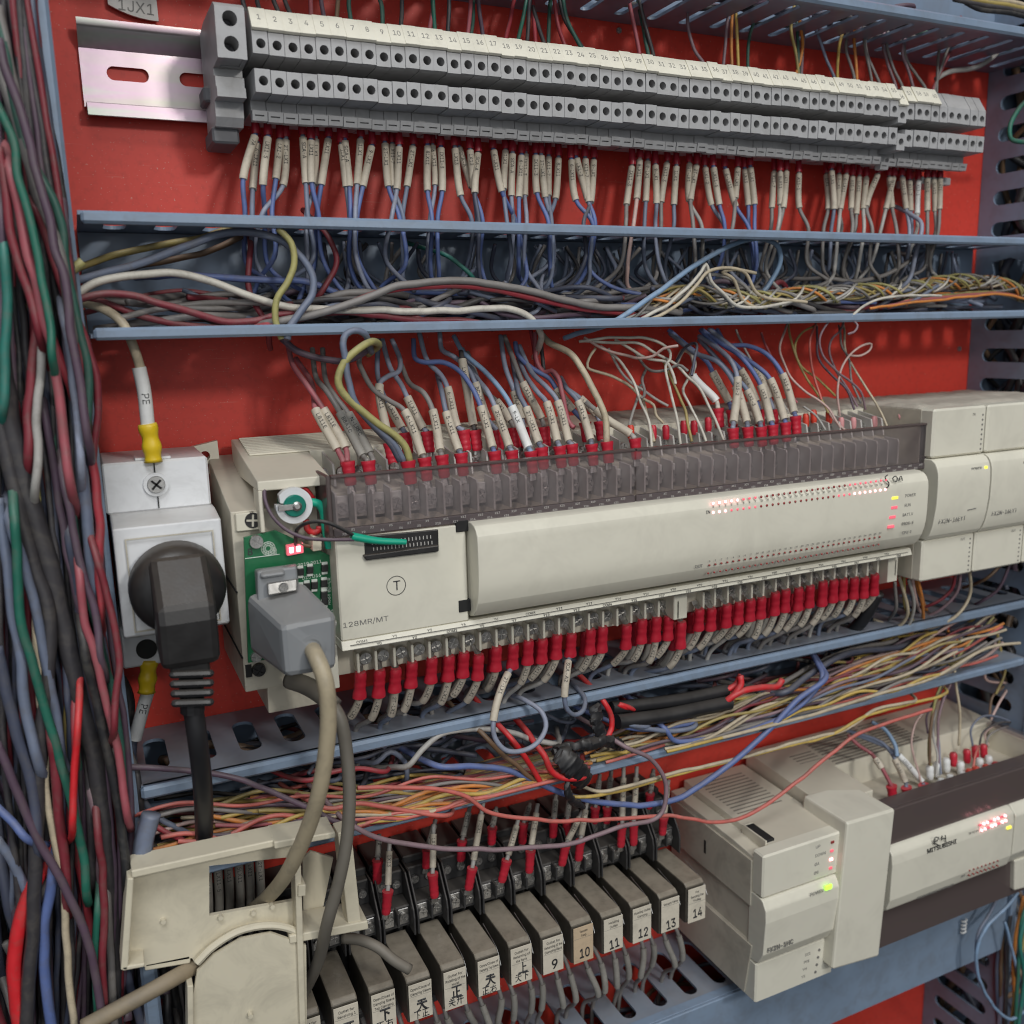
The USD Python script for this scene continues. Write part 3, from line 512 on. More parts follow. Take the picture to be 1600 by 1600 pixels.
for (x, y, d, r) in ((394, 812, 60.5, 3.3), (404, 1046, 60.5, 2.8)):
    p = U(x, y, d); obj('fixing_screw', screw(p[0], p[2], d, r), 'black_plastic', plc); obj('screw_recess', box(p[0] - r - 2.2, p[0] - r + 0.2, p[2] - 2.6, p[2] + 2.6, d - 1, d + 0.1, 0.1), 'hole', plc)

db = thing('serial_plug', 'grey serial plug with beige cable pushed onto the green circuit board', 'plug')
obj('plug_hood', cat([hullpx('401,892,72 461,884,72 465,932,72 404,940,72 405,895,85 460,888,85 464,930,86 406,938,86', 0.8)]), 'db_grey', db)
obj('plug_hood', hullpx('397,945,74 398,938,82 470,922,84 514,966,104 446,982,106 452,1046,106 514,1036,106 460,1046,84 402,1010,76 515,1000,92', 2.3), 'db_grey', db)
obj('plug_hood', hullpx('444,982,106 515,968,106 515,1036,106 454,1048,106 448,984,103 512,970,103 512,1036,103 456,1046,103', 1.8), 'db_grey', db)
obj('metal_clip', hullpx('418,912,84 463,905,84 463,922,84 420,929,84 420,914,89 462,907,89 462,921,90 421,928,90', 0.5), 'clip_metal', db); p = U(443, 917, 90); obj('clip_screw', screw(p[0], p[2], 90.3, 1.7), 'steel', db)
obj('hood_ridge', hullpx('410,893,84 440,889,84 441,896,87 411,900,87', 0.9), 'db_grey', db)
obj('hood_seam', hullpx('450,985,106.4 452,1044,106.4 446,1000,104', 0.25), 'grey_dark', db); obj('hood_seam', tube(PTS('408,950,85.2 444,984,106.6 448,1040,106.6'), 0.28, 5), 'grey_dark', db)
obj('hood_lug', hullpx('414,968,88 426,975,94 426,990,94 415,984,88', 0.9), 'db_grey', db); obj('hood_lug', hullpx('420,1000,86 432,1010,92 434,1022,92 422,1014,86', 0.9), 'db_grey', db)
p = U(486, 1012, 107); obj('cable_collar', move(lathe([(4.9, 0), (4.9, 2.2), (3.4, 2.2), (3.3, 1)], 20), p[0], p[2], 106), 'db_grey', db)
obj('thumb_screw', tube(PTS('515,975,84 523,977,84'), 1.9, 10), 'steel', db)
obj('cable', tube(PTS('486,1012,105 494,1026,113 507,1060,118 513,1110,118 510,1170,116 498,1240,112 477,1305,104 448,1365,92 415,1405,70 385,1430,55'), 3.0, 14), 'beige_cable', db, smooth=True)
rp = thing('round_plug_cable', 'dirty grey round cable hanging from under the serial plug', 'cable')
obj('plug_boot', sweep(spline(PTS('452,1062,72 480,1072,80 505,1088,88 523,1105,92'), 1.5), 3.6, 12), 'grey_cable', rp, smooth=True)
obj('cable', tube(PTS('515,1095,90 532,1125,93 542,1180,94 546,1240,96 542,1310,97 530,1375,96 512,1440,92 498,1500,78 470,1560,60 440,1620,50'), 2.55, 12), 'grey_cable', rp, smooth=True)
obj('frayed_end', tube(PTS('535,1466,66 560,1468,70 590,1480,76 615,1500,80 640,1515,82'), 2.3, 10), 'grey_cable', smooth=True, label='frayed dusty grey cable end lying over the relays', category='cable')

# ---------------------------------------------------------------- mains socket, plug
so = thing('mains_socket', 'white rail-mounted mains socket with a screw in its upper front', 'mains socket')
obj('socket_top', box(4.2, 42.5, -64.6, -45, 5, 45, 0.8), 'white_plastic', so); obj('socket_body', hz([(5, -64.4), (50, -64.4), (64.5, -66.5), (65, -107.5), (62, -109), (5, -109)], 5.2, 43.2, 0.8), 'white_plastic', so); obj('socket_foot', box(4.0, 40, -126, -108.6, 5, 46, 0.8), 'white_plastic', so)
fr = sbox(9, -106, 40, -70.5).difference(sbox(9.5, -105.5, 39.5, -71)); obj('face_seam', extr(fr, 'xz', 65.4, 65.75), 'cream_side', so)
p = U(244, 757, 46); obj('screw_ring', move(lathe([(4.6, 45), (4.6, 46.2), (3.3, 46.2), (3.2, 45.4)], 24), p[0], p[2]), 'white_plastic', so); obj('socket_screw', screw(p[0], p[2], 45.6, 3.3, 0.8), 'steel', so); obj('screw_slot', cat([(lambda m: (np.c_[(m[0][:, 0] - p[0]) * math.cos(0.8) - (m[0][:, 2] - p[2]) * math.sin(0.8) + p[0], m[0][:, 1], (m[0][:, 0] - p[0]) * math.sin(0.8) + (m[0][:, 2] - p[2]) * math.cos(0.8) + p[2]], m[1]))(box(p[0] - a, p[0] + a, p[2] - b, p[2] + b, 46.3, 47.0, 0.05)) for a, b in ((2.3, 0.4), (0.4, 2.3))]), 'hole', so)
obj('front_slit', box(p[0] - 0.2, p[0] + 0.2, p[2] + 4.4, -45.6, 45.2, 45.86, 0.05), 'hole', so); obj('front_slit', box(p[0], p[0] + 0.4, -63.6, p[2] - 4.5, 45.2, 45.86, 0.05), 'hole', so)
p = U(237, 725, 40); obj('clip', box(p[0] - 6, p[0] + 7, -45.0, -44.0, 33, 43, 0.3), 'white_plastic', so)
p = U(229, 1014, 46.3); obj('wire_hole', cylz(p[0], p[2], 45.8, 46.95, 3.9, 20), 'hole', so)
pg = thing('mains_plug', 'dusty black round mains plug in the white socket, its cable hanging down', 'plug')
p = U(277, 915, 70); C = (p[0], p[2])
obj('plug_disc', move(lathe([(15.6, 66), (16.4, 66.6), (16.9, 69), (16.9, 75), (16.2, 78.2), (14.6, 80.6), (11.5, 82.6), (6, 83.6)], 40), *C), 'black_plastic', pg, smooth=35)
obj('plug_grip', rothull(np.array([(C[0] + a, -d, C[1] + z) for a in (-7, 7.4) for d, z in ((80, 10.5), (84, 11.5), (90, 3.5), (96, -1.5), (97, -6), (96, -20), (80, -18))]), 2.7), 'black_plastic', pg)
obj('plug_grip', hullpx('264,1000,84 322,998,84 263,1000,95 322,998,95 270,1052,86 325,1050,86 270,1052,95 325,1050,95', 0.8), 'black_plastic', pg)
for i in range(4): obj('strain_relief', hullpx('%d,%d,85 %d,%d,85 %d,%d,96 %d,%d,96' % sum([(a, 1054 + 15 * i + b) for a, b in ((272 + i, 0), (328, -2), (271 + i, 0), (328, -2))], ()), 1.5), 'black_rubber', pg)
obj('strain_relief', tube(PTS('298,1045,90 301,1112,90'), 4.2, 12), 'black_rubber', pg)
obj('cable', tube(PTS('300,1095,90 308,1150,90 316,1220,84 319,1280,72 317,1340,56 310,1420,44 300,1500,40'), 3.55, 14), 'black_rubber', pg, smooth=True)
def pe(name, lab, path, sl, lg, flip):
    t = thing(name, lab, 'earth wire')
    obj('conductor', tube(PTS(path), 1.75, 10), 'wire_cream' if flip else 'wire_dkslate', t, smooth=True)
    Cs = spline(PTS(sl), 1.2); obj('marker_sleeve', sweep(Cs, 2.55, 12), 'sleeve_white', t, smooth=40)
    obj('sleeve_lettering', wrap_text('PE', Cs, 2.55, 9.5 if flip else 5, 2.6, 1), 'ink', t)
    L = spline(PTS(lg), 1.2); n = len(L); obj('yellow_lug', sweep(L, 3.3 + 0.35 * np.sin(np.linspace(0, 13, n)), 12, 0.85), 'yellow_lug', t, smooth=True)
pe('earth_wire', 'cream earth wire marked PE with a yellow lug entering the socket from above', '100,485,36 125,474,38 160,482,42 190,503,46 208,540,48 221,580,46', '217,574,46 225,610 231,664', '230,662,46 236,690 240,722', True)
pe('earth_wire', 'dark earth wire with a yellow lug leaving the socket from below', '210,1140,40 206,1180,42 203,1240,44 200,1300,40', '232,1078,42 222,1112 211,1155', '233,1030,44 231,1055 229,1082', False)

# ---------------------------------------------------------------- extension units at the right end of the long controller
def ext_unit(x0, x1, lab, dots=True):
    t = thing('extension_unit', lab, 'extension unit', None)
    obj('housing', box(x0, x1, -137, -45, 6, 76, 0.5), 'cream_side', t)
    obj('top_cover', box(x0 + 0.2, x1 - 0.2, -70.2, -44.6, 70, 83.6, 1.1), 'cream_face', t)
    obj('middle_cover', hz([(70, -70.4), (83.5, -70.7), (86, -72.2), (87.6, -74.6), (88.5, -78), (88.9, -84), (88.7, -94), (88.0, -101), (86.8, -107), (85, -111.4), (82.6, -113.9), (70, -114)], x0 + 0.2, x1 - 0.2, 0.5), 'cream_face', t, smooth=35)
    obj('bottom_cover', box(x0 + 0.2, x1 - 0.2, -137.2, -114.3, 60, 81.6, 1.0), 'cream_face', t)
    if dots:
        for i in range(8):
            obj('terminal_dot', move(lathe([(0.55, 0), (0.55, 0.3)], 8), x1 - 3.2, -49.5 - 2.6 * i, 83.5), 'ink_grey', t); obj('terminal_dot', move(lathe([(0.5, 0), (0.5, 0.3)], 8), x1 - 3.4, -117.4 - 2.5 * i, 81.5), 'ink_grey', t)
        obj('power_light', box(x1 - 5.0, x1 - 2.6, -78.0, -76.4, 87.7, 88.6, 0.5), 'led_yellow', t)
        obj('cover_print', text('POWER', x1 - 15, -78, 88.35, 1.6), 'ink_grey', t); obj('cover_print', text('IN', x1 - 11, -49.5, 83.6, 1.3), 'ink_grey', t); obj('cover_print', text('OUT', x1 - 11, -117.6, 81.6, 1.2), 'ink_grey', t)
        obj('cover_print', text('FX2N-16EYT', x0 + 3.5, -104.5, 87.65, 2.5, width=20), 'ink_grey', t)
    return t
ext_unit(396.8, 436.4, 'cream extension unit next to the long controller, a pen stroke on its front')
ext_unit(437.2, 477.0, 'cream extension unit at the right edge with a short printed name')
ext_unit(477.8, 517.5, 'cream extension unit of which only a sliver shows at the right edge', False)
mk = U(1503, 799, 88); stage_ext = stage.GetPrimAtPath('/World/extension_unit')
obj('pen_stroke', sweep(np.array([U(1512, 797, 88.4), U(1525, 794, 88.4)]), 0.25, 5), 'ink_grey', stage_ext)
# thick uneven dust lying on the controller and the extension units
def dust_sheet(x0, x1, d0, d1, z0, z1, seed, nx=70, nd=18, th=2.2):
    X, D = np.meshgrid(np.linspace(x0, x1, nx), np.linspace(d0, d1, nd), indexing='ij')
    h = meshkit.fbm(np.stack([X * 0.09, D * 0.13, np.full_like(X, seed)], -1), 4, seed) * th + meshkit.noise(np.stack([X * 0.6, D * 0.6, X * 0], -1), seed) * 0.35
    edge = np.minimum.reduce([(X - x0) / 3, (x1 - X) / 3, (D - d0) / 2 + 0.3, (d1 - D) / 3, np.ones_like(X)]).clip(0, 1)
    Z = z0 + (z1 - z0) * (D - d0) / (d1 - d0) + h * edge - 0.15
    V = np.stack([X, -D, Z], -1).reshape(-1, 3); i = np.arange(nx - 1)[:, None] * nd; j = np.arange(nd - 1)[None]
    q = np.stack([i + j, i + j + 1, i + nd + j + 1, i + nd + j], -1).reshape(-1, 4); F = np.vstack([q[:, [0, 1, 2]], q[:, [0, 2, 3]]])
    n = len(V); B = V.copy(); B[:, 2] -= 1.0
    return np.vstack([V, B]), np.vstack([F[:, ::-1], F + n])
obj('dust', dust_sheet(240, 396, 9, 37, -42.4, -46.6, 3), 'dusty_top', kind='stuff', smooth=True, label='thick grey dust lying on top of the long controller', category='dust')
obj('dust', dust_sheet(397, 517, 7, 74, -44.8, -44.9, 5, nd=30, th=2.6), 'dusty_top', kind='stuff', smooth=True, label='thick grey dust lying on top of the extension units', category='dust')
# ---------------------------------------------------------------- counter module, slim cover module, smaller controller (lower right)
hc = thing('counter_module', 'cream counter module with a green power light, left of the smaller controller', 'module')
x0, x1 = 291.5, 345.0
obj('housing', hz([(4, -268.5), (62, -269.5), (82, -271), (80, -300), (4, -300)], x0, x0 + 9.5, 0.5), 'cream', hc)
obj('housing', hz([(4, -264), (83, -266.5), (83, -300), (4, -300)], x0 + 9.4, x1, 0.5), 'cream', hc)
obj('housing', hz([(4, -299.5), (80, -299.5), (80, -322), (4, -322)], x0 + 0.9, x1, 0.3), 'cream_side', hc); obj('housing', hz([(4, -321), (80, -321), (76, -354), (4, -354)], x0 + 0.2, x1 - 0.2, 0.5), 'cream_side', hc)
obj('side_panel', hz([(5, -272), (78, -273), (78, -299.2), (5, -299)], x0 - 0.9, x0 + 0.4, 0.3), 'cream_side', hc); obj('side_panel', hz([(5, -321.5), (80, -321.5), (75, -353), (5, -353)], x0 - 0.9, x0 + 0.4, 0.3), 'cream_side', hc)
obj('connector_recess', box(x0 + 9.0, x0 + 15, -268, -264.9, 60, 77, 0.2), 'hole', hc); obj('connector_rim', cat([box(x0 + 8.2, x0 + 9.2, -272, -264.4, 59, 78, 0.2), box(x0 + 9.1, x0 + 15, -268, -264.6, 58.6, 60, 0.2)]), 'cream', hc)
obj('side_slot', box(x0 - 1.05, x0 + 0.2, -290, -282, 38, 39.8, 0.1), 'hole', hc); obj('side_slot', box(x0 - 1.05, x0 + 0.2, -339, -331, 26, 27.8, 0.1), 'hole', hc)
def zpx(x, y, d): return U(x, y, d)[2]
zt, za, zb, zc = -266.3, zpx(1255, 1380, 85), zpx(1240, 1490, 86), zpx(1230, 1543, 82)
obj('top_cover', box(x0 - 0.3, x1, za + 0.2, zt, 78, 86.5, 0.9), 'cream_face', hc)
obj('middle_cover', hz([(76, za), (86.5, za - 0.2), (89.5, za - 5), (90, za - 12), (88.5, zb + 8), (84.5, zb + 0.4), (76, zb)], x0 - 0.3, x1, 0.6, True), 'cream_face', hc, smooth=35)
obj('bottom_cover', box(x0 - 0.3, x1 + 0.1, zc - 0.6, zb - 0.3, 60, 83.5, 0.9), 'cream_face', hc)
for i in range(12):
    d = 12 + 3.2 * i; obj('vent_slot', box(x0 + 14, x1 - 8, -264.6 - d * 0.0316 + 0.1, -263.9 - d * 0.0316 + 0.1, d, d + 1.1, 0.1), 'vent', hc)
for i, (t, m) in enumerate((('UP', 'led_off'), ('DOWN', 'led_dim'), ('ØA', 'led_red'), ('ØB', 'led_dim'))):
    p = U(1301 - i, 1316 + 13.5 * i, 86.8); obj('indicator_light', box(p[0] - 1.1, p[0] + 1.1, p[2] - 0.7, p[2] + 0.7, 86.3, 87.1, 0.3), m, hc); obj('cover_print', text(t, p[0] - 11.5, p[2] - 0.8, 86.5, 1.7), 'ink_grey', hc)
p = U(1295, 1386, 90); obj('power_light', box(p[0] - 2.6, p[0] + 2.0, p[2] - 1.4, p[2] + 1.4, 89.4, 90.6, 0.6), 'led_green', hc); obj('cover_print', text('POWER', p[0] - 13, p[2] - 1.6, 90.1, 1.9), 'ink_grey', hc)
p = U(1196, 1487, 88); obj('cover_print', text('FX2N-1HC', p[0], p[2], 89.3, 2.7, width=17, dep=0.35), 'ink_grey', hc)
for i, t in enumerate(('DIS', 'PRE', 'YH', 'YS')):
    p = U(1280 - 2 * i, 1484 + 11.5 * i, 83.6); obj('terminal_dot', cylz(p[0], p[2], 83.2, 83.9, 0.75, 10), 'ink_grey', hc); obj('cover_print', text(t, p[0] - 10, p[2] - 0.8, 83.5, 1.6), 'ink_grey', hc)
sm = thing('cover_module', 'narrow tall blank cream module between the counter module and the smaller controller', 'module')
obj('module_body', slab('1324,1286 1399,1264 1374,1494 1301,1516', 58, 91, 1.2), 'cream_face', sm)
pl2 = thing('programmable_controller', 'smaller cream controller with dark covers and a hand-marked name at lower right', 'controller')
obj('top_housing', hz([(4, -256), (70, -260), (70, -272), (4, -272)], 347, 383.5, 0.5), 'cream', pl2)
obj('top_housing', hz([(4, -256), (40, -258.6), (40, -278), (4, -278)], 383.6, 520, 0.5), 'cream', pl2)
obj('housing', box(347, 383, -345, -271.8, 4, 60, 0.4), 'cream_side', pl2); obj('housing', box(383, 520, -345, -276, 4, 66, 0.4), 'cream_side', pl2)
for i in range(11):
    d = 9 + 2.9 * i
    for a, b in ((366, 383), (386, 430), (433, 458)):
        if not (a == 366 and i < 4): obj('vent_slot', box(a, b, -256.6 - d * 0.0722 + 0.45, -255.9 - d * 0.0722 + 0.45, d, d + 1.1, 0.1), 'vent', pl2)
obj('terminal_deck', box(384, 520, -283, -275, 40, 74, 0.3), 'cream_side', pl2)
P_ = [U(1396, 1265, 82), U(1600, 1199, 82), U(1393, 1329, 82), U(1600, 1250, 82)]
ztop, zbot = np.mean([P_[0][2], P_[1][2]]), np.mean([P_[2][2], P_[3][2]])
obj('smoky_cover', box(382, 520, zbot, ztop, 79.5, 82, 0.7), 'smoky_dark', pl2); obj('smoky_cover', box(382, 520, ztop - 1.2, ztop, 70, 79.5, 0.3), 'smoky_dark', pl2); obj('cover_end', box(381.6, 383, zbot, ztop, 60, 81.5, 0.4), 'smoky_dark', pl2)
q1, q2, q3, q4 = U(1394, 1333, 86), U(1585, 1256, 86), U(1382, 1436, 84), U(1580, 1345, 84); za2, zb2 = (q1[2] + q2[2]) / 2, (q3[2] + q4[2]) / 2
obj('front_cover', hz([(66, za2 + 0.4), (83, za2), (86.6, za2 - 3), (87.4, za2 - 9), (87.2, zb2 + 10), (85.2, zb2 + 3), (81.5, zb2), (66, zb2)], 382.5, q2[0] - 0.5, 0.6, True), 'cream_face', pl2, smooth=35)
obj('front_cover', hz([(66, za2 + 0.4), (83, za2), (87.4, za2 - 5), (87.2, zb2 + 10), (81.5, zb2), (66, zb2)], q2[0] + 0.3, 520, 0.6, True), 'cream_face', pl2, smooth=35)
obj('smoky_cover', box(383, 516, zb2 - 26, zb2 - 0.4, 66, 80, 0.9), 'smoky_dark', pl2); obj('housing', box(384, 516, zb2 - 25, zb2 - 1, 4, 65.8, 0.4), 'grey_dark', pl2)
p = U(1448, 1334, 87.5); obj('cover_print', text('MITSUBISHI', p[0], p[2], 87.5, 2.7, bold=True, width=23.5), 'ink', pl2)
obj('handwriting', cat([sweep(spline(PTS('1459,1319,87.9 1461,1309 1466,1309 1464,1314 1459,1316 1467,1321'), 0.5), 0.3, 5), sweep(spline(PTS('1471,1313,87.9 1472,1306 1471,1310 1478,1310'), 0.4), 0.28, 5), sweep(PTS('1477,1305,87.9 1478,1316'), 0.28, 5)]), 'ink', pl2)
p = U(1432, 1404, 85.5); obj('cover_print', text('PROGRAMMABLE CONTROLLER', p[0], p[2], 86.3, 1.4, width=29), 'ink_grey', pl2)
for r_, (a, b) in enumerate((((1531, 1289), (1570, 1274)), ((1533, 1297), (1571, 1282)))):
    for i in range(8):
        q = U(*a, 87.4) + (U(*b, 87.4) - U(*a, 87.4)) * i / 7; obj('indicator_light', cylz(q[0], q[2], 87.2, 88.1, 0.75, 10), 'led_red' if (i + r_) % 3 else 'led_dim', pl2)
for r_, (a, b) in enumerate((((1513, 1359), (1557, 1344)), ((1513, 1367), (1557, 1352)))):
    for i in range(8):
        q = U(*a, 86.6) + (U(*b, 86.6) - U(*a, 86.6)) * i / 7; obj('indicator_light', cylz(q[0], q[2], 86.6, 87.75, 0.5, 10), 'led_off', pl2)
p = U(1576, 1293, 87.5); obj('power_light', box(p[0] - 2, p[0] + 2, p[2] - 0.9, p[2] + 0.9, 87, 88.3, 0.3), 'led_yellow', pl2)
p = U(1514, 1304, 87.5); obj('cover_print', text('IN  0 1 2 3 4 5 6 7', p[0], p[2], 87.5, 1.2), 'ink_grey', pl2); p = U(1508, 1368, 86.5); obj('cover_print', text('OUT', p[0] - 4, p[2], 86.9, 1.2), 'ink_grey', pl2)
obj('bottom_cover', slab('1586,1345 1606,1338 1606,1386 1585,1392', 60, 83, 0.8), 'cream_face', pl2)
cb_ = U(1550, 1150, 45); obj('clear_box', box(cb_[0], 520, -276, -259.5, 42, 70, 0.8), 'cream', pl2); obj('clear_lid', box(cb_[0] - 1, 520, -259.4, -257.5, 41, 71, 0.5), 'smoky_clear', pl2)
p = U(1505, 1447, 62.5)
sp = thing('spiral_tie', 'small white spiral wire tie on the cover of the bottom duct', 'wire tie')
obj('spiral', sweep(np.array([[p[0] + 1.6 * math.cos(a), -(62.8 + 1.2 * math.sin(a)), p[2] + 5 - a * 0.42] for a in np.linspace(0, 25, 90)]), 0.5, 6), 'sleeve_white', sp)

# ---------------------------------------------------------------- relays in their sockets
RL = [['Outlet for', 'Receiving'], ['Outlet for', 'Receiving 1'], ['Open/Close of', 'Clamping Sleeve', 'Top Clamping'], ['Open/Close of', 'Clamping Sleeve'], ['Outlet for', 'Rotating of the', 'Hoist'], ['Open/Close of', 'Clamping Top Sleeve'], ['Outlet for', 'Returning of', 'the Rack'], ['Outlet for', 'Returning of the', 'Clamping Rack'], ['Vacuum', 'Pump'], ['Hoisting', 'Outlet'], ['Hoisting Outlet', 'Clamping'], ['Vacuum Valve'], ['For', 'Sending the', 'Trolley']]
RNUM = [None] * 7 + ['9', '10', '11', '12', '13', '14']
RD = ['mostly hidden at the lower left', 'under a label with a dark pen stroke', 'under a torn three-line label', 'under the frayed cable end', 'with dark blotted handwriting low on its label', 'with a looped pen mark on its label', 'with tall pen marks right of the looped one', 'hand-numbered nine', 'hand-numbered ten on a tinted label', 'hand-numbered eleven', 'hand-numbered twelve', 'hand-numbered thirteen', 'hand-numbered fourteen beside the counter module']
GL = ['-1,.8,1,.8;-1,.1,1,.1;-.4,.8,-.5,-.2,-.9,-1;.4,.8,.4,-1', '-.5,1,-.2,.6;.5,1,.2,.6;-.8,.5,.8,.5;-1,-.1,1,-.1;0,.5,-.1,-.1,-.9,-1;0,-.1,.4,-.7,1,-1', '0,1,0,-.9;0,.2,.8,.2;-1,-.9,1,-.9', '-1,.9,1,.9;0,.9,0,-1;.1,.3,.7,-.1', '-1,.9,1,.9;0,.9,0,-.9;0,0,.7,0;-.6,.2,-.6,-.9;-1,-.9,1,-.9', '-.9,.5,.9,.5;0,1,-.2,.1,-1,-.9;-.2,-.1,.8,-.1,.7,-.9,-.2,-.9,-.2,-.1', '-1,.3,1,.3;0,1,0,.3,-.3,-.5,-1,-1;0,.2,.4,-.5,1,-1;-.8,.8,.8,.8']
def scribble(x, z, w, h, d, seed):
    r = random.Random(seed); out = []
    for g, (cx, cz, s) in zip(r.sample(GL, 3), ((0.1, 0.45, 0.62), (-0.5, -0.6, 0.42), (0.5, -0.6, 0.42))):
        for st in g.split(';'):
            q = np.array([float(a) for a in st.split(',')]).reshape(-1, 2) * s + r.uniform(-0.05, 0.05)
            P = np.c_[x + (cx + q[:, 0]) * w, np.full(len(q), -d), z + (cz + q[:, 1]) * h]
            out.append(sweep(spline(P, 0.5), (0.42 if s > 0.5 else 0.22) * r.uniform(0.8, 1.2), 5))
    return cat(out)
plastic('paper_tinted', (0.55, 0.42, 0.28), 0.75, 0.1, scale=150, grime=0.25)
for k in range(0, 13):
    xr = 70.6 + 16.87 * (k - 1); j = random.Random(40 + k); zr_ = -282.6 + j.uniform(-0.5, 0.5); dd = j.uniform(-0.6, 0.6)
    s = thing('relay_socket', 'black relay socket carrying the relay %s' % RD[k], 'relay socket', 'relay sockets')
    obj('socket_base', box(xr - 1.6, xr + 13.6, -338, -252, 2, 24, 0.6), 'socket_black', s)
    obj('socket_tier', box(xr - 1.4, xr + 13.4, -279.5, -268.5, 24, 38, 0.6), 'socket_black', s); obj('socket_tier', box(xr - 1.4, xr + 13.4, -268.4, -255.5, 23.8, 28.5, 0.6), 'socket_black', s)
    obj('socket_tier', box(xr - 1.4, xr + 13.4, -324, -307.5, 24, 36, 0.6), 'socket_black', s)
    for a in (-1.9, 13.0):
        obj('side_wall', hz([(20, -254.5), (33, -254.5), (34, -262), (30, -265), (30, -268), (43.5, -268.2), (44.5, -272), (44.5, -281), (20, -281)], xr + a, xr + a + 0.9, 0.25), 'socket_black', s)
    obj('side_wall', box(xr + 5.6, xr + 6.6, -276, -268.5, 37, 43, 0.3), 'socket_black', s)
    for a in (2.4, 9.7):
        obj('contact_plate', box(xr + a - 2.6, xr + a + 2.6, -277.5, -269.5, 37.6, 38.6, 0.3), 'steel', s); obj('terminal_screw', screw(xr + a, -273.3, 38.8, 2.3), 'steel', s); obj('terminal_screw', screw(xr + a, -261.8, 28.8, 2.2), 'steel', s)
        obj('terminal_screw', screw(xr + a, -318, 36, 2.2), 'steel', s)
    r = thing('relay', 'grey-brown dusty relay %s' % RD[k], 'relay', 'relays')
    zb_ = zr_ - 22.5
    obj('relay_case', hz([(34, zr_ - 0.4), (67.5 + dd, zr_), (69.6 + dd, zr_ - 1.4), (69.8 + dd, zb_ + 1), (68 + dd, zb_), (34, zb_)], xr, xr + 11.6, 0.7), 'relay_case', r)
    ld = 70.9 + dd; lh = 19.0 + j.uniform(-1, 0.8)
    obj('paper_label', box(xr + 0.5, xr + 11.4, zr_ - 2.2 - lh, zr_ - 2.2, ld - 0.4, ld, 0.1), 'paper_tinted' if k == 8 else 'paper', r)
    for i, t in enumerate(RL[k]): obj('label_print', text(t, xr + 6, zr_ - 5.2 - 2.3 * i, ld, 1.25, 0.02, center=True, width=min(9.6, 0.72 * len(t))), 'ink', r)
    obj('label_line', box(xr + 0.8, xr + 11, zr_ - 3.6 - 2.3 * len(RL[k]) - 0.12, zr_ - 3.6 - 2.3 * len(RL[k]), ld - 0.1, ld + 0.06, 0.02), 'ink_grey', r)
    if RNUM[k]: obj('handwriting', text(RNUM[k], xr + 6.1, zr_ - 19.2, ld, 4.9, j.uniform(-0.05, 0.12), bold=True, center=True, width=5.6 if len(RNUM[k]) > 1 else 3.2), 'ink', r)
    else: obj('handwriting', scribble(xr + 6, zr_ - 15.4, 3.9, 4.6, ld, 90 + k), 'ink', r)
    if k >= 4:
        obj('retaining_wire', tube(np.array([[xr + 12.3, -50, zr_ + 1.0], [xr + 12.6, -66, zr_ - 3], [xr + 12.3, -70.5, zr_ - 8]]), 0.18, 5), 'steel', r)

# ---------------------------------------------------------------- broken cream cover hanging at lower left
cv = thing('loose_cover', 'loose cream plastic cover with a square cut-out, dangling at lower left', 'cover')
def pxpoly(s, d): return Polygon([U(*map(float, w.split(',')), d)[[0, 2]] for w in s.split()])
dC = 78
obj('plate', extr(pxpoly('193,1516 206,1374 216,1364 466,1312 463,1338 327,1353 327,1431 455,1408 470,1404 470,1462 420,1446 372,1455 330,1480 305,1506 300,1497', dC), 'xz', dC - 1.8, dC), 'cream_old', cv)
obj('plate', extr(pxpoly('306,1506 331,1481 373,1456 420,1447 474,1466 476,1640 297,1640 300,1540', dC), 'xz', dC + 3.4, dC + 5.0), 'cream_old', cv)
obj('arched_rib', cat([sweep(spline(PTS('308,1504,79 332,1480 373,1455 420,1446 455,1452 476,1466'), 1.5), 1.5, 8), sweep(spline(PTS('308,1504,82 332,1480 373,1455 420,1446 455,1452 476,1466'), 1.5), 1.5, 8)]), 'cream_old', cv)
obj('rim', cat([slab('205,1361 430,1316 431,1323 206,1369', dC - 3, dC + 9, 0.5)]), 'cream_old', cv); obj('rim', slab('428,1316 524,1300 525,1309 429,1324', dC - 3, dC + 11, 0.5), 'cream_old', cv)
obj('rim', slab('189,1517 203,1372 209,1372 196,1517', dC - 3, dC + 9, 0.5), 'cream_old', cv); obj('rim', slab('190,1511 226,1505 226,1511 191,1518', dC - 3, dC + 9, 0.5), 'cream_old', cv); obj('rim', slab('226,1507 298,1496 298,1505 226,1514', dC - 8, dC, 0.5), 'cream_old', cv)
obj('rim', slab('463,1336 470,1335 476,1640 470,1640', dC - 2, dC + 7, 0.4), 'cream_old', cv); obj('rim', slab('296,1540 302,1540 300,1640 294,1640', dC - 2, dC + 7, 0.4), 'cream_old', cv)
obj('side_frame', slab('473,1341 487,1330 521,1340 498,1455 474,1457', dC - 12, dC - 10.5, 0.3), 'cream_old', cv); obj('side_frame', slab('528,1302 549,1296 565,1448 545,1456', dC - 4, dC + 5, 0.5), 'cream_old', cv)
obj('side_frame', slab('452,1463 518,1450 575,1442 576,1452 520,1462 453,1472', dC - 10, dC + 6, 0.5), 'cream_old', cv)
for x, y in ((344, 1431), (425, 1414), (395, 1424), (387, 1570), (520, 1450), (255, 1437)):
    p = U(x, y, dC); obj('peg', cylz(p[0], p[2] , dC - 1, dC + (7.4 if y > 1500 else 1.8), 0.95, 10), 'cream_old', cv)
obj('rim', slab('466,1384 478,1382 478,1400 466,1402', dC - 2, dC + 8, 0.4), 'cream_old', cv)
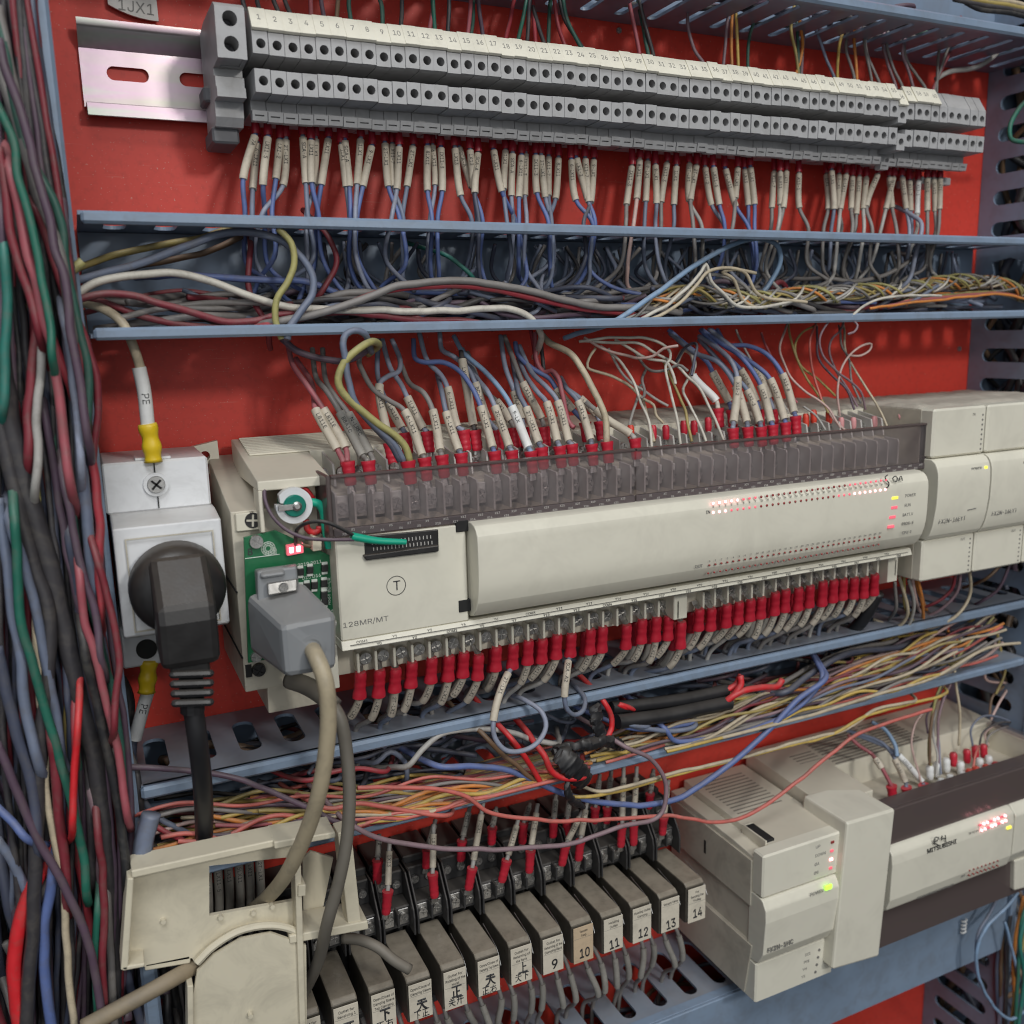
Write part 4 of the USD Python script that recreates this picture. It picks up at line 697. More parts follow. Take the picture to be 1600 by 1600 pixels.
# ---------------------------------------------------------------- wires
def px3(pairs, d0, d1, dm=None):
    """pixel pairs with a depth that runs evenly from d0 to d1 (through dm half way)"""
    n = len(pairs); t = np.linspace(0, 1, n)
    d = np.interp(t, [0, 1] if dm is None else [0, 0.5, 1], [d0, d1] if dm is None else [d0, dm, d1])
    return np.array([U(x, y, q) for (x, y), q in zip(pairs, d)])
def pairs(s): return [tuple(float(a) for a in w.split(',')) for w in s.split()]
def tuck(P, a=True, b=True, back=50, run=20):
    P = list(np.asarray(P, float))
    if a: u = P[0] - P[1]; u /= np.linalg.norm(u); P = [P[0] + u * run * 1.6 + [0, back, 0], P[0] + u * run * 0.7 + [0, back * 0.35, 0]] + P
    if b: u = P[-1] - P[-2]; u /= np.linalg.norm(u); P = P + [P[-1] + u * run * 0.7 + [0, back * 0.35, 0], P[-1] + u * run * 1.6 + [0, back, 0]]
    return np.array(P)
def wire(col, P, r, label, group=None, cat_='wire', name=None, k=8):
    C = spline(P, 2.4); n = len(C)
    if n > 4: C = C + np.c_[meshkit.noise(np.c_[np.arange(n) * 0.27, np.full(n, P[0, 0]), np.full(n, P[0, 2])], 1) - 0.5, np.zeros(n), meshkit.noise(np.c_[np.arange(n) * 0.27, np.full(n, P[0, 2]), np.full(n, P[0, 0])], 2) - 0.5] * 0.9
    return obj(name or CN[col].split()[-1].replace('earth', 'earth') + '_wire', sweep(C, r, k), 'wire_' + col, smooth=True, label=label, category=cat_, group=group)
CODES = ['LX11', '6-LX11', '5LX11', '9-LX1', 'X11-7', '7A', 'LX11-5', '2T-LX1', 'SCA-A', 'X13-1', '1LX1', 'IX11-3', '8LX11', 'LX1-2', 'LX13']
def lug_wire(label, group, col, P, i0, i1, lug_end, r=1.05, rs=1.65, rl=2.7, lug='lug_red', sleeve='sleeve', fork=True, code=None, side=1, extra=None, flat=0.8):
    """a wire with a printed marker sleeve (between path points i0 and i1) and an insulated crimp lug from its last point to lug_end"""
    t = thing('lugged_wire', label, 'wire', group)
    P = np.asarray(P); C = spline(P, 2.0)
    obj('conductor', sweep(C, r, 8), 'wire_' + col, t, smooth=True)
    if extra is not None: obj('conductor', tube(extra, r), 'wire_' + col, t, smooth=True)
    if i0 is not None:
        a = np.argmin(np.linalg.norm(C - P[i0], axis=1)); b = np.argmin(np.linalg.norm(C - P[i1], axis=1)); a, b = min(a, b), max(a, b)
        S = C[a:b + 1]
        if len(S) < 3: S = np.linspace(C[a], C[b], 4)
        q = sweep(S, rs, 10); obj('marker_sleeve', q, sleeve, t, smooth=40)
        Ls = np.linalg.norm(np.diff(S, axis=0), axis=1).sum()
        if code != '':
            code = code or random.choice(CODES); h = min(1.5, rs * 0.95, Ls * 0.8 / (0.72 * len(code)))
            obj('sleeve_print', wrap_text(code, S, rs, Ls * 0.12, h, side), 'ink', t)
    if lug_end is not None:
        a = P[-1]; b = np.asarray(lug_end); u = (b - a) / np.linalg.norm(b - a); n = 17
        L = np.array([a + (b - a) * i / (n - 1) for i in range(n)])
        R = rl * np.array([1.16, 1.13, 1.0, 1.0, 0.93, 1.0, 0.91, 0.97, 0.84])
        obj('lug', sweep(L, np.interp(np.linspace(0, 8, 17), np.arange(9), R), 12, flat), lug, t, smooth=50)
        if fork:
            F = np.array([b - u * 0.5, b + u * 3.2]); obj('fork', sweep(np.array([b - u * 0.5, b + u * 1.5, b + u * 3.2]), [1.2, 1.7, 1.9], 6, 0.25), 'steel', t)
    return t

# wires hanging under the terminal row: sleeve top, sleeve bottom, crossing of the duct's lip, colour
HW = '''400,206 380,280 383,333 blue;402,218 395,296 394,335 slate;419,208 411,289 414,333 blue;438,213 431,280 425,330 blue;447,211 442,290 410,334 bgrey;473,208 478,287 481,335 slate;486,214 487,286 498,336 blue;493,210 491,289 479,336 bgrey;514,211 502,289 495,336 blue;
533,220 541,292 546,339 slate;538,213 546,292 548,339 blue;564,211 558,289 555,339 bgrey;582,223 567,292 558,340 blue;601,218 607,292 624,340 blue;613,220 615,292 630,340 slate;624,223 620,296 612,340 bgrey;646,223 636,292 629,340 slate;668,222 668,299 675,342 blue;675,222 680,290 672,342 bgrey;689,225 691,299 684,340 blue;
710,225 720,306 737,344 slate;715,225 737,292 754,344 blue;734,229 740,294 745,344 slate;747,234 742,302 748,344 dkslate;770,229 784,299 806,345 blue;790,230 787,296 792,345 slate;801,234 799,306 802,345 bgrey;815,237 811,309 811,345 blue;821,234 820,306 823,345 bgrey;837,237 839,302 857,347 blue;845,237 852,308 861,347 bgrey;857,239 857,306 862,347 slate;873,241 868,311 857,347 slate;892,244 900,313 926,349 blue;899,241 918,311 930,349 blue;914,242 920,316 926,349 slate;928,244 923,316 912,347 dkslate;
988,254 979,320 978,349 grey;1000,244 995,311 990,350 pale;1012,246 1009,315 1007,350 slate;1024,253 1026,318 1024,350 bgrey;1043,249 1033,316 1033,350 grey;1057,254 1053,320 1053,352 slate;1077,251 1077,314 1096,352 lgrey;1089,254 1079,313 1083,351 grey;1101,256 1112,320 1132,354 bgrey;1114,256 1124,320 1132,352 blue;1132,258 1150,323 1169,354 blue;1153,258 1149,310 1145,353 grey;1163,259 1169,321 1170,354 blue;1172,256 1179,320 1179,354 blue;
1210,263 1206,325 1205,354 grey;1219,264 1219,320 1216,354 lgrey;1229,263 1224,325 1217,356 grey;1248,266 1249,325 1263,357 grey;1291,268 1294,327 1287,357 grey;1299,261 1303,327 1299,357 slate;1311,268 1310,327 1315,357 grey;1323,268 1313,327 1310,357 lgrey;1332,272 1330,327 1332,357 grey;1343,271 1338,335 1336,359 grey;1354,273 1349,327 1350,359 lgrey;1373,268 1354,323 1363,359 grey;1389,272 1394,325 1401,361 grey;1397,273 1384,327 1376,360 lgrey;1409,272 1416,327 1421,361 bgrey;1421,278 1423,330 1425,361 slate;1435,278 1433,335 1432,361 lgrey;1449,275 1449,330 1449,361 grey;1459,275 1461,330 1462,361 lgrey;1469,275 1468,327 1466,361 grey'''
hw = sorted([w.split() for w in HW.replace('\n', '').split(';')], key=lambda w: float(w[0].split(',')[0]))
for i, (a, b, c, col) in enumerate(hw):
    (x0, y0), (x1, y1), (x2, y2) = [tuple(map(float, q.split(','))) for q in (a, b, c)]
    r = random.Random(i); dt = 22 + r.uniform(-2, 4)
    A, B, Cc = U(x0, y0, dt), U(x1, y1, dt + r.uniform(2, 7)), U(x2, y2, 31 + r.uniform(-6, 5))
    top = A + np.array([0, 0.5, 7.0]); top[2] = max(top[2], 87.0); lean = (Cc[0] - B[0]) * 0.5
    s = 1 if r.random() < 0.55 else -1; zz = r.uniform(6, 20); far = r.uniform(25, 80)
    tail = [np.array([Cc[0] + lean * 0.6, Cc[1] + r.uniform(-5, 8), r.uniform(28, 34)]), np.array([Cc[0] + lean + s * r.uniform(3, 9), -r.uniform(20, 40), r.uniform(17, 24)]), np.array([Cc[0] + s * far * 0.4, -r.uniform(10, 40), zz]), np.array([Cc[0] + s * far, -r.uniform(8, 40), zz - 2])]
    P = np.array([top, A, A * 0.9 + B * 0.1, B, Cc] + tail)
    if i > len(hw) - 20 and a != '1435,278': lab, g = 'grey wire with a cream sleeve in the dense right group under the terminal row', 'grey wires in the right group under the terminal row'
    elif a == '1435,278': lab, g = 'wire with a bright white printed sleeve under the right end of the terminal row', None
    else: lab, g = '%s wire with a printed cream sleeve, %s from the left under the terminal row' % (CN[col], nth(i + 1)), 'sleeved wires under the terminal row'
    t = lug_wire(lab, g, col, P, 2, 3, None, r=1.0, rs=1.62, sleeve='sleeve_white' if a == '1435,278' else 'sleeve', side=1)
    L = np.array([A + (top - A) * q for q in np.linspace(-0.12, 1.0, 8)])
    obj('ferrule', sweep(L, np.array([1.75, 1.85, 1.8, 1.6, 1.55, 1.5, 1.4, 1.2]), 10), 'ferrule_red', t, smooth=40)

# wires dropping from the top duct into the terminal row
TW = '''376,-14 379,4 385,20 dark;399,-14 402,6 408,24 dark;424,-14 429,4 436,24 dark;440,-14 446,6 455,26 dark;484,-14 485,10 486,34 pinkw;500,-14 503,10 508,36 purple;529,-14 528,10 526,40 brown;544,-14 546,10 551,42 dkgreen;588,-14 596,10 598,46 dkgreen;628,-14 628,15 626,52 dark;672,-14 676,12 670,54 pinkw;676,-14 678,20 680,58 green;703,-14 701,20 700,58 dark;737,-14 735,18 730,64 pinkw;741,-14 739,25 735,66 dkgreen;746,-14 750,25 756,68 purple;806,-14 798,28 789,74 red;826,-14 817,30 808,76 green;829,-14 826,28 823,78 dark;832,-14 834,30 837,82 red;832,10 841,40 855,84 dark;861,-14 858,30 856,84 dkgreen;864,-14 871,38 889,88 red;878,-14 887,36 917,92 dkgreen;872,-14 881,28 921,94 dark;980,-14 988,30 1000,94 pinkw;994,-14 1003,35 1015,98 dkgreen;996,-14 1008,40 1024,100 dark;
1080,-14 1075,31 1084,76 1102,104 mauve;1141,-10 1136,40 1129,108 mauve;1146,-14 1143,40 1143,108 orange;1148,-14 1151,40 1153,110 yellow;1204,-10 1180,30 1170,65 1168,112 dkgreen;1243,0 1236,45 1243,82 1247,116 olive;1246,0 1246,60 1248,118 dkgreen;1249,30 1254,70 1250,95 1243,120 orange;1256,40 1254,80 1252,120 mauve;1258,10 1277,52 1290,90 1306,128 slate;1328,8 1316,52 1309,90 1308,126 yellow;1332,14 1322,70 1328,98 1336,124 grey;1344,4 1335,55 1337,90 1339,130 orange;1348,22 1352,76 1363,132 grey;1350,40 1356,85 1375,136 grey;1392,24 1380,65 1387,100 1401,138 mauve;1396,24 1385,65 1393,100 1411,140 grey;1420,38 1411,82 1418,108 1428,140 mauve;1411,60 1416,92 1432,118 1449,144 grey;1502,26 1494,60 1483,86 1456,146 pinkw;1496,30 1487,60 1477,86 1458,148 grey;1470,58 1466,85 1464,120 grey'''
tw = sorted([w.split() for w in TW.replace('\n', '').split(';')], key=lambda w: float(w[-2].split(',')[0]))
for i, w in enumerate(tw):
    p = [tuple(map(float, q.split(','))) for q in w[:-1]]; r = random.Random(i + 300)
    P = px3(p, 16 + r.uniform(0, 12), 26, None); P = np.vstack([P, P[-1] + [0.2, 0, -4]]); P[-1, 2] = min(P[-1, 2], 119)
    wire(w[-1], P, 0.95 if i < 28 else 0.8, '%s wire, %s from the left dropping into the terminal row' % (CN[w[-1]], nth(i + 1)), 'wires dropping into the terminal row')
wire('lgrey', px3(pairs('1462,124 1480,114 1531,103 1558,82 1562,66 1545,57 1500,58 1478,62'), 24, 30), 1.4, 'stiff grey cable looping back at the right end of the terminal row', cat_='cable')
wire('green', px3(pairs('1590,-6 1560,6 1530,4 1500,-8'), 30, 34), 1.4, 'green wire lying in the top right corner', cat_='wire')
for i, (c, y) in enumerate((('olive', 0), ('dark', 6), ('cream', -5), ('black', 12))):
    wire(c, px3([(1480 + 10 * i, y - 8), (1530, y + 2), (1575, y + 8), (1640, y + 22)], 36, 40), 1.3, '%s wire lying in the duct at the top right corner' % CN[c])

# duct above the long controller: the wires one can follow
DW = [('olive', '105,425 140,412 180,398 250,383 320,370 372,352', 30, 36, 1.5, 'olive wire rising from left under the upper lip'), ('slate', '100,444 150,430 210,415 290,385 340,366 385,362 430,372 465,395 488,430 488,462 470,487 452,512 448,530', 46, 58, 1.7, 'thick slate blue wire arching over and down through the duct'),
      ('white', '100,474 118,460 150,441 200,430 270,427 330,440 400,465 450,478 520,483 600,485 700,486 760,483 800,484 832,500 845,520', 50, 46, 1.7, 'white wire running the left half of the duct'), ('blue', '280,430 330,432 400,437 480,440 530,460 560,478 620,492', 40, 36, 1.6, 'bright blue wire behind the white wire'),
      ('dkred', '105,478 118,470 160,460 210,464 280,482 340,500 390,503 430,492 480,488 560,488 640,500 700,500 760,508', 52, 44, 1.6, 'red wire waving below the white wire'), ('dkred', '120,462 140,465 180,478 230,497 300,509 350,514', 40, 44, 1.5, 'red wire sinking behind the lower lip at the left'),
      ('grey', '430,504 505,488 560,470 620,448 690,440 760,442 830,455 900,473 950,480 1020,482 1060,487', 54, 46, 1.8, 'long grey wire arching beside the red one'), ('red', '420,508 490,492 540,476 600,455 680,447 760,450 830,465 890,478 950,487 1010,492', 53, 44, 1.6, 'long red wire arching below the grey one'),
      ('yg', '434,356 455,380 460,410 450,440 433,470 430,500 440,530', 57, 57, 1.5, 'yellow and green wire crossing the duct in front'), ('dkred', '515,372 526,400 520,430 503,455', 38, 40, 1.4, 'dark red wire falling at the left of the duct'), ('dkred', '392,385 387,440 395,470 412,498', 34, 44, 1.4, 'brick red wire falling left of the yellow and green one'),
      ('lblue', '958,503 1050,440 1110,400 1160,377 1190,373 1215,385 1220,405 1208,435 1188,458', 52, 40, 1.5, 'pale blue wire making a big loop at the right'), ('teal', '700,400 720,415 740,436', 30, 30, 1.2, 'short teal wire behind the red arch'), ('brown', '235,412 300,400 340,386 372,372', 26, 28, 1.4, 'brown wire behind the slate one'),
      ('bgrey', '1440,350 1430,400 1418,440', 40, 44, 1.4, 'blue grey wire falling at the far right of the duct'), ('grey', '1425,405 1380,430 1330,440 1300,436', 38, 34, 1.4, 'grey wire curving at the far right of the duct')]
for c, s, a, b, r, l in DW: wire(c, tuck(px3(pairs(s), a, b), pairs(s)[0][0] > 130 and c not in ('yg', 'slate'), c not in ('yg', 'slate'), 24, 9), r * 0.86, l)
for i in range(64):   # dusty wires lying along the bottom of the duct
    r = random.Random(i + 77); xa = r.uniform(-8, 330); xb = xa + r.uniform(90, 260); n = 7
    P = np.array([[xa + (xb - xa) * k / (n - 1), -r.uniform(6, 46), r.uniform(4.5, 15 + 8 * r.random())] for k in range(n)]); P[:, 0] = np.minimum(P[:, 0], 516)
    c = r.choice(['dark', 'dark', 'dkslate', 'purple', 'slate', 'grey', 'dkslate', 'dkred']); wire(c, P, r.uniform(1.0, 1.5), 'dusty dark wire lying in the tangle along the duct above the long controller', 'dark wires along the upper duct')
for i in range(105):   # wires that cross the back of the duct
    r = random.Random(i + 177); xa = r.uniform(95, 500)
    P = np.array([[xa, -r.uniform(4, 20), 40], [xa + r.uniform(-8, 8), -r.uniform(6, 20), 28], [xa + r.uniform(-18, 18), -r.uniform(8, 20), 17], [xa + r.uniform(-40, 40), -r.uniform(8, 26), 8]]); P[:, 0] = np.minimum(P[:, 0], 514)
    wire(r.choice(['grey', 'slate', 'dkslate', 'dark', 'slate', 'grey']), P, r.uniform(0.8, 1.1), 'dusty wire drooping through the back of the upper duct', 'drooping wires in the upper duct')
for i in range(20):   # twisted thin bundle at the right
    r = random.Random(i + 500); ph = r.uniform(0, 6.28); rad = r.uniform(1.0, 4.6); tw_ = r.choice([-1, 1]) * r.uniform(0.10, 0.17)
    base = px3(pairs('955,506 1010,482 1070,462 1120,470 1180,474 1250,466 1330,462 1400,458 1470,448 1530,444 1585,458 1625,474'), 46, 36); C = spline(base, 3.0)
    a = ph + np.arange(len(C)) * 3.0 * tw_; C = C + np.c_[np.zeros(len(C)), rad * 1.5 * np.cos(a), rad * np.sin(a) + 1.5]
    C[:, 2] = np.maximum(C[:, 2], 4.0); k0 = r.randint(0, 26); C = C[k0:]
    c = r.choice(['cream', 'lgrey', 'white', 'lgrey', 'grey', 'olive', 'yg', 'lgrey'] + (['orange'] if i > 14 else []))
    obj('thin_wire', sweep(C, 0.72, 6), 'wire_' + c, smooth=True, label='thin %s wire in the twisted pale bundle in the upper duct' % CN[c], category='wire', group='%s wires in the twisted pale bundle' % CN[c])
for c, s, a, b, l in (('white', '1000,500 1040,478 1075,450 1095,425 1103,414 1112,440 1130,458 1150,478 1190,480 1240,470', 54, 50, 'first'), ('cream', '1000,506 1050,484 1090,445 1108,425 1140,420 1165,428 1180,455 1200,466 1260,472', 54, 50, 'second'), ('cream', '1180,428 1150,420 1128,424 1145,435 1160,470 1180,480', 52, 48, 'third'), ('lgrey', '960,505 1000,490 1050,470 1100,430 1150,440 1180,462', 48, 44, 'fourth')):
    wire(c, px3(pairs(s), a, b), 0.85, '%s thin wire, %s of the loose loops left of the twisted bundle' % (CN[c], l), 'thin loops by the twisted bundle')
for i in range(6): wire(['orange', 'pinkw', 'salmon', 'yg', 'orange', 'teal'][i], px3([(1360 + 14 * i, 482 - i), (1420, 474 - i * 2), (1490, 466 - i * 2), (1560, 460 - i), (1620, 470 + i)], 50 - i * 3, 44 - i * 2), 0.75, 'thin %s wire low in the twisted bundle, number %s from the front' % (CN[['orange', 'pinkw', 'salmon', 'yg', 'orange', 'teal'][i]], ['one', 'two', 'three', 'four', 'five', 'six'][i]))
wire('white', px3(pairs('1470,462 1420,462 1380,466 1350,478 1330,495'), 52, 60), 0.7, 'thin white wire leaving the twisted bundle over the lip')

# upright bundle at the left edge
LB = [('purple', '-4,60 10,110 25,150 40,205 52,250 75,330 85,390 100,430 112,520 125,600 138,690', 1.7), ('grey', '-4,100 15,160 30,205 45,260 60,310 90,380 104,460 112,520', 1.9), ('green', '-10,150 20,215 30,280 45,340 60,410 70,460 78,510 82,560', 1.6), ('dkgreen', '-4,30 6,70 20,150 45,245 65,280 85,315 97,350 103,410 115,470 130,540 138,580 139,640 132,720', 1.7),
      ('grey', '-2,10 18,120 50,265 75,310 95,355 108,410 112,450 122,520 131,600', 1.8), ('dkred', '-2,230 8,300 15,360 30,420 45,460 60,520', 1.7), ('pinkw', '18,270 33,330 45,400 57,450 68,500 80,540 90,600 100,680 112,760', 1.9), ('dkred', '55,330 65,350 85,410 100,460 120,500 138,540 150,590 153,640 147,690 143,740', 1.5), ('red', '76,505 82,528 95,560 120,630 140,700 150,750 155,810 155,880 158,960', 1.8),
      ('purple', '2,330 4,400 3,480 -2,540', 1.8), ('teal', '8,390 12,460 10,520 8,580 4,640', 1.9), ('yg', '128,408 95,436 60,462 45,478 30,510 18,560 18,600 30,650 45,720 60,780 70,830 85,900 97,940', 1.9), ('lgrey', '66,545 61,600 58,660 60,700 54,760', 1.7), ('dkred', '62,500 50,580 45,650 46,720', 1.9),
      ('dark', '-8,500 8,620 30,720 55,820 85,920 108,1010 130,1100 152,1200 163,1300 172,1420 176,1620', 3.8), ('dark', '-8,620 12,720 36,820 58,900 76,960 74,1060 64,1150 60,1260 54,1400 40,1620', 2.6), ('slate', '108,540 118,600 124,680 130,760 138,840 150,930', 2.4), ('bgrey', '100,500 112,570 120,650 127,740', 1.7), ('purple', '70,640 85,740 100,830 118,920 140,1000', 1.7), ('purple', '100,760 115,830 132,900 150,970 160,1040', 1.6),
      ('pinkw', '124,900 130,950 140,1000 160,1070 175,1130 190,1210 200,1275', 1.7), ('dkgreen', '112,790 125,880 145,960 165,1040 180,1110 187,1160 192,1220', 1.7), ('green', '22,810 27,860 28,910 32,970 45,1020 62,1080 80,1140 100,1210 115,1270 130,1330 136,1400', 1.9), ('dkred', '150,870 165,920 180,985 186,1040 181,1090 177,1140', 1.5), ('purple', '-6,1160 10,1195 40,1270 70,1330 100,1385 130,1450 150,1530 165,1620', 1.8), ('cream', '64,1120 70,1170 72,1230 85,1310 98,1380 103,1450 108,1530 118,1620', 1.6),
      ('dkred', '80,1150 85,1190 92,1270 101,1340 105,1420', 2.1), ('redb', '78,1338 66,1358 45,1400 27,1460 23,1530 34,1620', 2.9), ('lgrey', '72,1385 60,1405 45,1445 38,1500 43,1620', 2.0), ('blue', '84,1355 78,1395 70,1440 69,1500 82,1620', 2.3), ('red', '119,1180 117,1120', 1.5), ('red', '112,1290 120,1330 130,1385 140,1450 146,1500', 1.8), ('olive', '106,1060 105,1110 103,1150 106,1210', 1.5), ('redb', '122,1130 118,1180 116,1240 113,1290', 1.5), ('green', '154,1410 150,1460 148,1520 156,1620', 1.6), ('dkred', '152,1290 160,1360 163,1440 160,1520 168,1620', 1.7),
      ('slate', '-4,780 10,860 18,940 30,1020 40,1110 60,1200', 2.2), ('slate', '20,830 40,890 55,950 70,1030 85,1110 100,1190', 2.0), ('dkslate', '-6,1010 10,1080 30,1160 50,1230 60,1330', 2.3), ('slate', '-6,1310 20,1350 45,1400 60,1450', 2.0), ('blue', '-6,1260 20,1285 40,1310', 1.7), ('dkslate', '110,840 120,900 128,980 140,1060 160,1140', 2.2), ('grey', '176,1200 185,1260 195,1330 205,1390', 1.5), ('mauve', '140,1230 150,1290 158,1370 160,1440', 1.8), ('cream', '56,980 60,1040 64,1100 68,1150', 1.6), ('grey', '168,1400 172,1480 176,1560 180,1620', 1.8), ('black', '130,1000 150,1100 175,1200 190,1290 198,1380', 2.0)]
ZN = [(140, 'the zinc rail'), (420, 'the upper duct'), (640, 'the earth lug'), (860, 'the white socket'), (1080, 'the black plug'), (1260, 'the hanging plug cable'), (9999, 'the loose cover')]; zn_ = {}
for i, (c, s, r) in enumerate(LB):
    rr = random.Random(i); dd = 70 if r > 2.5 else 62 if c == 'yg' else 84 if c == 'redb' else 67 + rr.uniform(0, 13); pp = pairs(s); my = np.mean([q[1] for q in pp]); land = next(l for y, l in ZN if my < y); key = (c, land, r > 2.5); zn_[key] = zn_.get(key, 0) + 1
    P = px3(pp, dd, dd + rr.uniform(-4, 6)); out = lambda q: q[0] < 2 or q[1] < 5 or q[1] > 1595
    P = tuck(P, not out(pp[0]) and c != 'yg', not out(pp[-1]))
    wire(c, P, r * (0.84 if r < 2.5 else 0.92), '%s %s left of %s%s' % (CN[c], 'thick cable' if r > 2.5 else 'wire', land, '' if zn_[key] == 1 else ', the %s of its colour there' % nth(zn_[key])), cat_='cable' if r > 2.5 else 'wire', name='thick_cable' if r > 2.5 else None)
for i in range(125):   # the thin straight wires that make up most of the bundle
    r = random.Random(i + 2500); u = r.random(); k0, k1 = (0, 6) if r.random() < 0.5 else sorted(r.sample(range(0, 7), 2)); k1 = max(k1, k0 + 2)
    fl = [(-28 + 76 * u, -25), (-18 + 112 * u, 300), (-4 + 140 * u, 600), (4 + 160 * u, 900), (14 + 180 * u, 1200), (22 + 180 * u, 1400), (26 + 160 * u, 1625)]
    pp = [(x + r.uniform(-9, 9), y + r.uniform(-30, 30) * (0 < y < 1600)) for x, y in fl[k0:k1 + 1]]; d = r.uniform(52, 67)
    P = px3(pp, d, d + r.uniform(-5, 5)); P = tuck(P, k0 > 0, k1 < 6); c = r.choice(['dark', 'dark', 'dkslate', 'dkslate', 'purple', 'slate', 'dkgreen', 'dkred', 'dark', 'dkslate', 'purple', 'dkred', 'black'])
    wire(c, P, r.uniform(0.85, 1.3), 'dusty %s wire running down through the upright bundle at the left edge' % CN[c].replace('dusty ', ''), '%s wires running down the left bundle' % CN[c])
for i in range(130):   # the dusty mass behind them
    r = random.Random(i + 900); z1 = r.uniform(-360, 190); z0 = z1 + r.uniform(120, 260); xa = r.uniform(-62, -3); n = 6
    P = np.array([[np.clip(xa + r.uniform(-9, 9) + 5 * k, -64, -1.8 if z0 > -60 else 2 + 3 * k), -r.uniform(8, 60), z0 + (z1 - z0) * k / (n - 1)] for k in range(n)])
    c = r.choice(['dark', 'dark', 'dkslate', 'dkslate', 'purple', 'slate', 'black', 'grey', 'dkred', 'dkgreen'])
    wire(c, P, r.uniform(1.3, 2.4), 'dusty dark wire deep in the upright bundle at the left edge', 'dark wires deep in the left bundle')
for i in range(46):
    r = random.Random(i + 1900); z0 = r.uniform(-230, -90); n = 5; xa = r.uniform(-62, 2)
    P = np.array([[xa + r.uniform(-6, 6) + 2.5 * k, -r.uniform(14, 58), z0 - 45 * k] for k in range(n)])
    wire(r.choice(['dark', 'dkslate', 'purple', 'black', 'dkred', 'grey']), P, r.uniform(1.4, 2.2), 'dusty dark wire low in the upright bundle at the left edge', 'dark wires low in the left bundle')
obj('tan_cable', tube(PTS('130,1606,84 200,1568,84 260,1535,82 300,1512,76 340,1490,66'), 3.1, 12), 'tan_cable', smooth=True, label='tan dirty cable slanting behind the loose cover at the bottom left', category='cable')
wire('slate', px3(pairs('222,1350 228,1300 236,1270'), 74, 72), 3.6, 'short stiff slate blue tube standing left of the loose cover', cat_='tube')

for i in range(26):
    r = random.Random(i + 9100); xa = r.uniform(20, 440); P = np.array([[xa + 28 * k, -r.uniform(8, 50), r.uniform(151.5, 160)] for k in range(5)])
    wire(r.choice(['dark', 'dkslate', 'black', 'dkgreen', 'purple', 'grey']), P, r.uniform(1.0, 1.5), 'dark wire lying in the duct along the top edge', 'dark wires in the top duct')
# ---------------------------------------------------------------- input wires of the long controller: path | sleeve | lug top ; colour ; code ; lug row
IN = '''450,540 458,571 479,601|505,639 540,700|543,721;pinkw;L811E;f
462,560 486,597 491,629|493,640 527,702|537,722;pinkw;L811E;n
488,545 494,590 511,612|531,644 567,712|575,720;grey;B8A1C;f
504,545 509,594 524,620|544,646 578,708|584,721;grey;N-LREC;n
580,530 561,562 567,581 584,609 610,627|632,642 660,712|663,715;grey;6-LX11;f
612,530 625,562 623,580 606,588|593,601 604,672|609,692;bgrey;6-LX11;b
591,530 590,585 598,615|606,630 628,669|633,676;slate;LX11C;b
597,530 610,575 627,601|636,620 662,670|667,674;bgrey;1LX11;b
627,570 640,599 662,614|676,641 688,704|690,711;grey;1LX11;f
655,520 668,564 689,586|699,605 715,667|724,672;bgrey;6-LX11;b
683,585 691,616|697,644 717,704|720,708;slate;5-LX11;f
646,530 649,560 664,566 692,566 717,579 737,605|751,635 770,700|772,705;blue;7L-LX1;f
687,520 691,547 707,556 730,575|742,598 762,655|776,672;bgrey;BC-LX;b
720,545 721,555|722,562 740,665|742,672;dark;LX11;b
709,525 724,551 756,579 781,607|799,635 826,700|829,705;lblue;9-LX;w
722,545 745,590 762,612|773,635 796,698|799,704;bgrey;2C-LX11;f
730,550 756,610|775,626 797,657|803,668;grey;LX1;b
782,525 790,575|803,611 815,655|818,668;bgrey;17LX;b
788,525 805,569|816,597 846,654|850,667;grey;LX11-8;b
800,560 812,618|822,637 842,692|846,699;slate;2T-LX11;f
810,560 822,588 841,614|854,629 871,690|874,697;bgrey;7T-LX1;f
811,540 831,582 856,607|871,627 889,690|893,694;bgrey;1T-LX11;f
805,535 809,554 831,575 859,592|869,607 895,640|914,660;blue;1B-X11;b
876,590 888,610|903,627 923,688|924,694;slate;LX1-4;f
862,580 880,603|906,622 932,648|937,658;bgrey;LX11;b'''
INF = []
def lugdir(p, row): return p + np.array([0.6, -0.8, -9.5 if row != 'b' else -9.0])
n_in = 0
INL = sorted(IN.split('\n'), key=lambda l: float(l.split(';')[0].split('|')[2].split(',')[0]))
for i, l in enumerate(INL):
    path, col, code, row = l.split(';'); a, b, c = path.split('|'); pr = pairs(a) + pairs(b) + pairs(c); n = len(pr); na = len(pairs(a))
    e = 48 if row == 'b' else 65; d = np.interp(np.arange(n), [0, na - 1, n - 1], [26, 0.45 * 26 + 0.55 * e, e]); P = np.array([U(x, y, q) for (x, y), q in zip(pr, d)])
    lug_wire('%s wire in a cream sleeve, %s from the left above the long controller' % (CN[col], nth(i + 1)), 'sleeved wires into the top of the long controller', col, P, na, na + 1, None if row == 'n' else lugdir(P[-1], row), r=1.15, rs=1.95 if row != 'w' else 2.1, rl=2.65, sleeve='sleeve_white' if row == 'w' else 'sleeve_grey' if code in ('B8A1C', 'N-LREC') else 'sleeve', code=code)
wire('yg', np.array([U(*q) for q in ((575, 552, 40), (592, 540, 52), (580, 535, 62), (557, 547, 66), (537, 567, 66), (529, 590, 66), (535, 612, 66), (557, 635, 66), (589, 661, 66), (617, 680, 66), (634, 699, 66), (641, 722, 66))]), 1.5, 'yellow and green earth wire curling out of the duct into the long controller', cat_='wire')
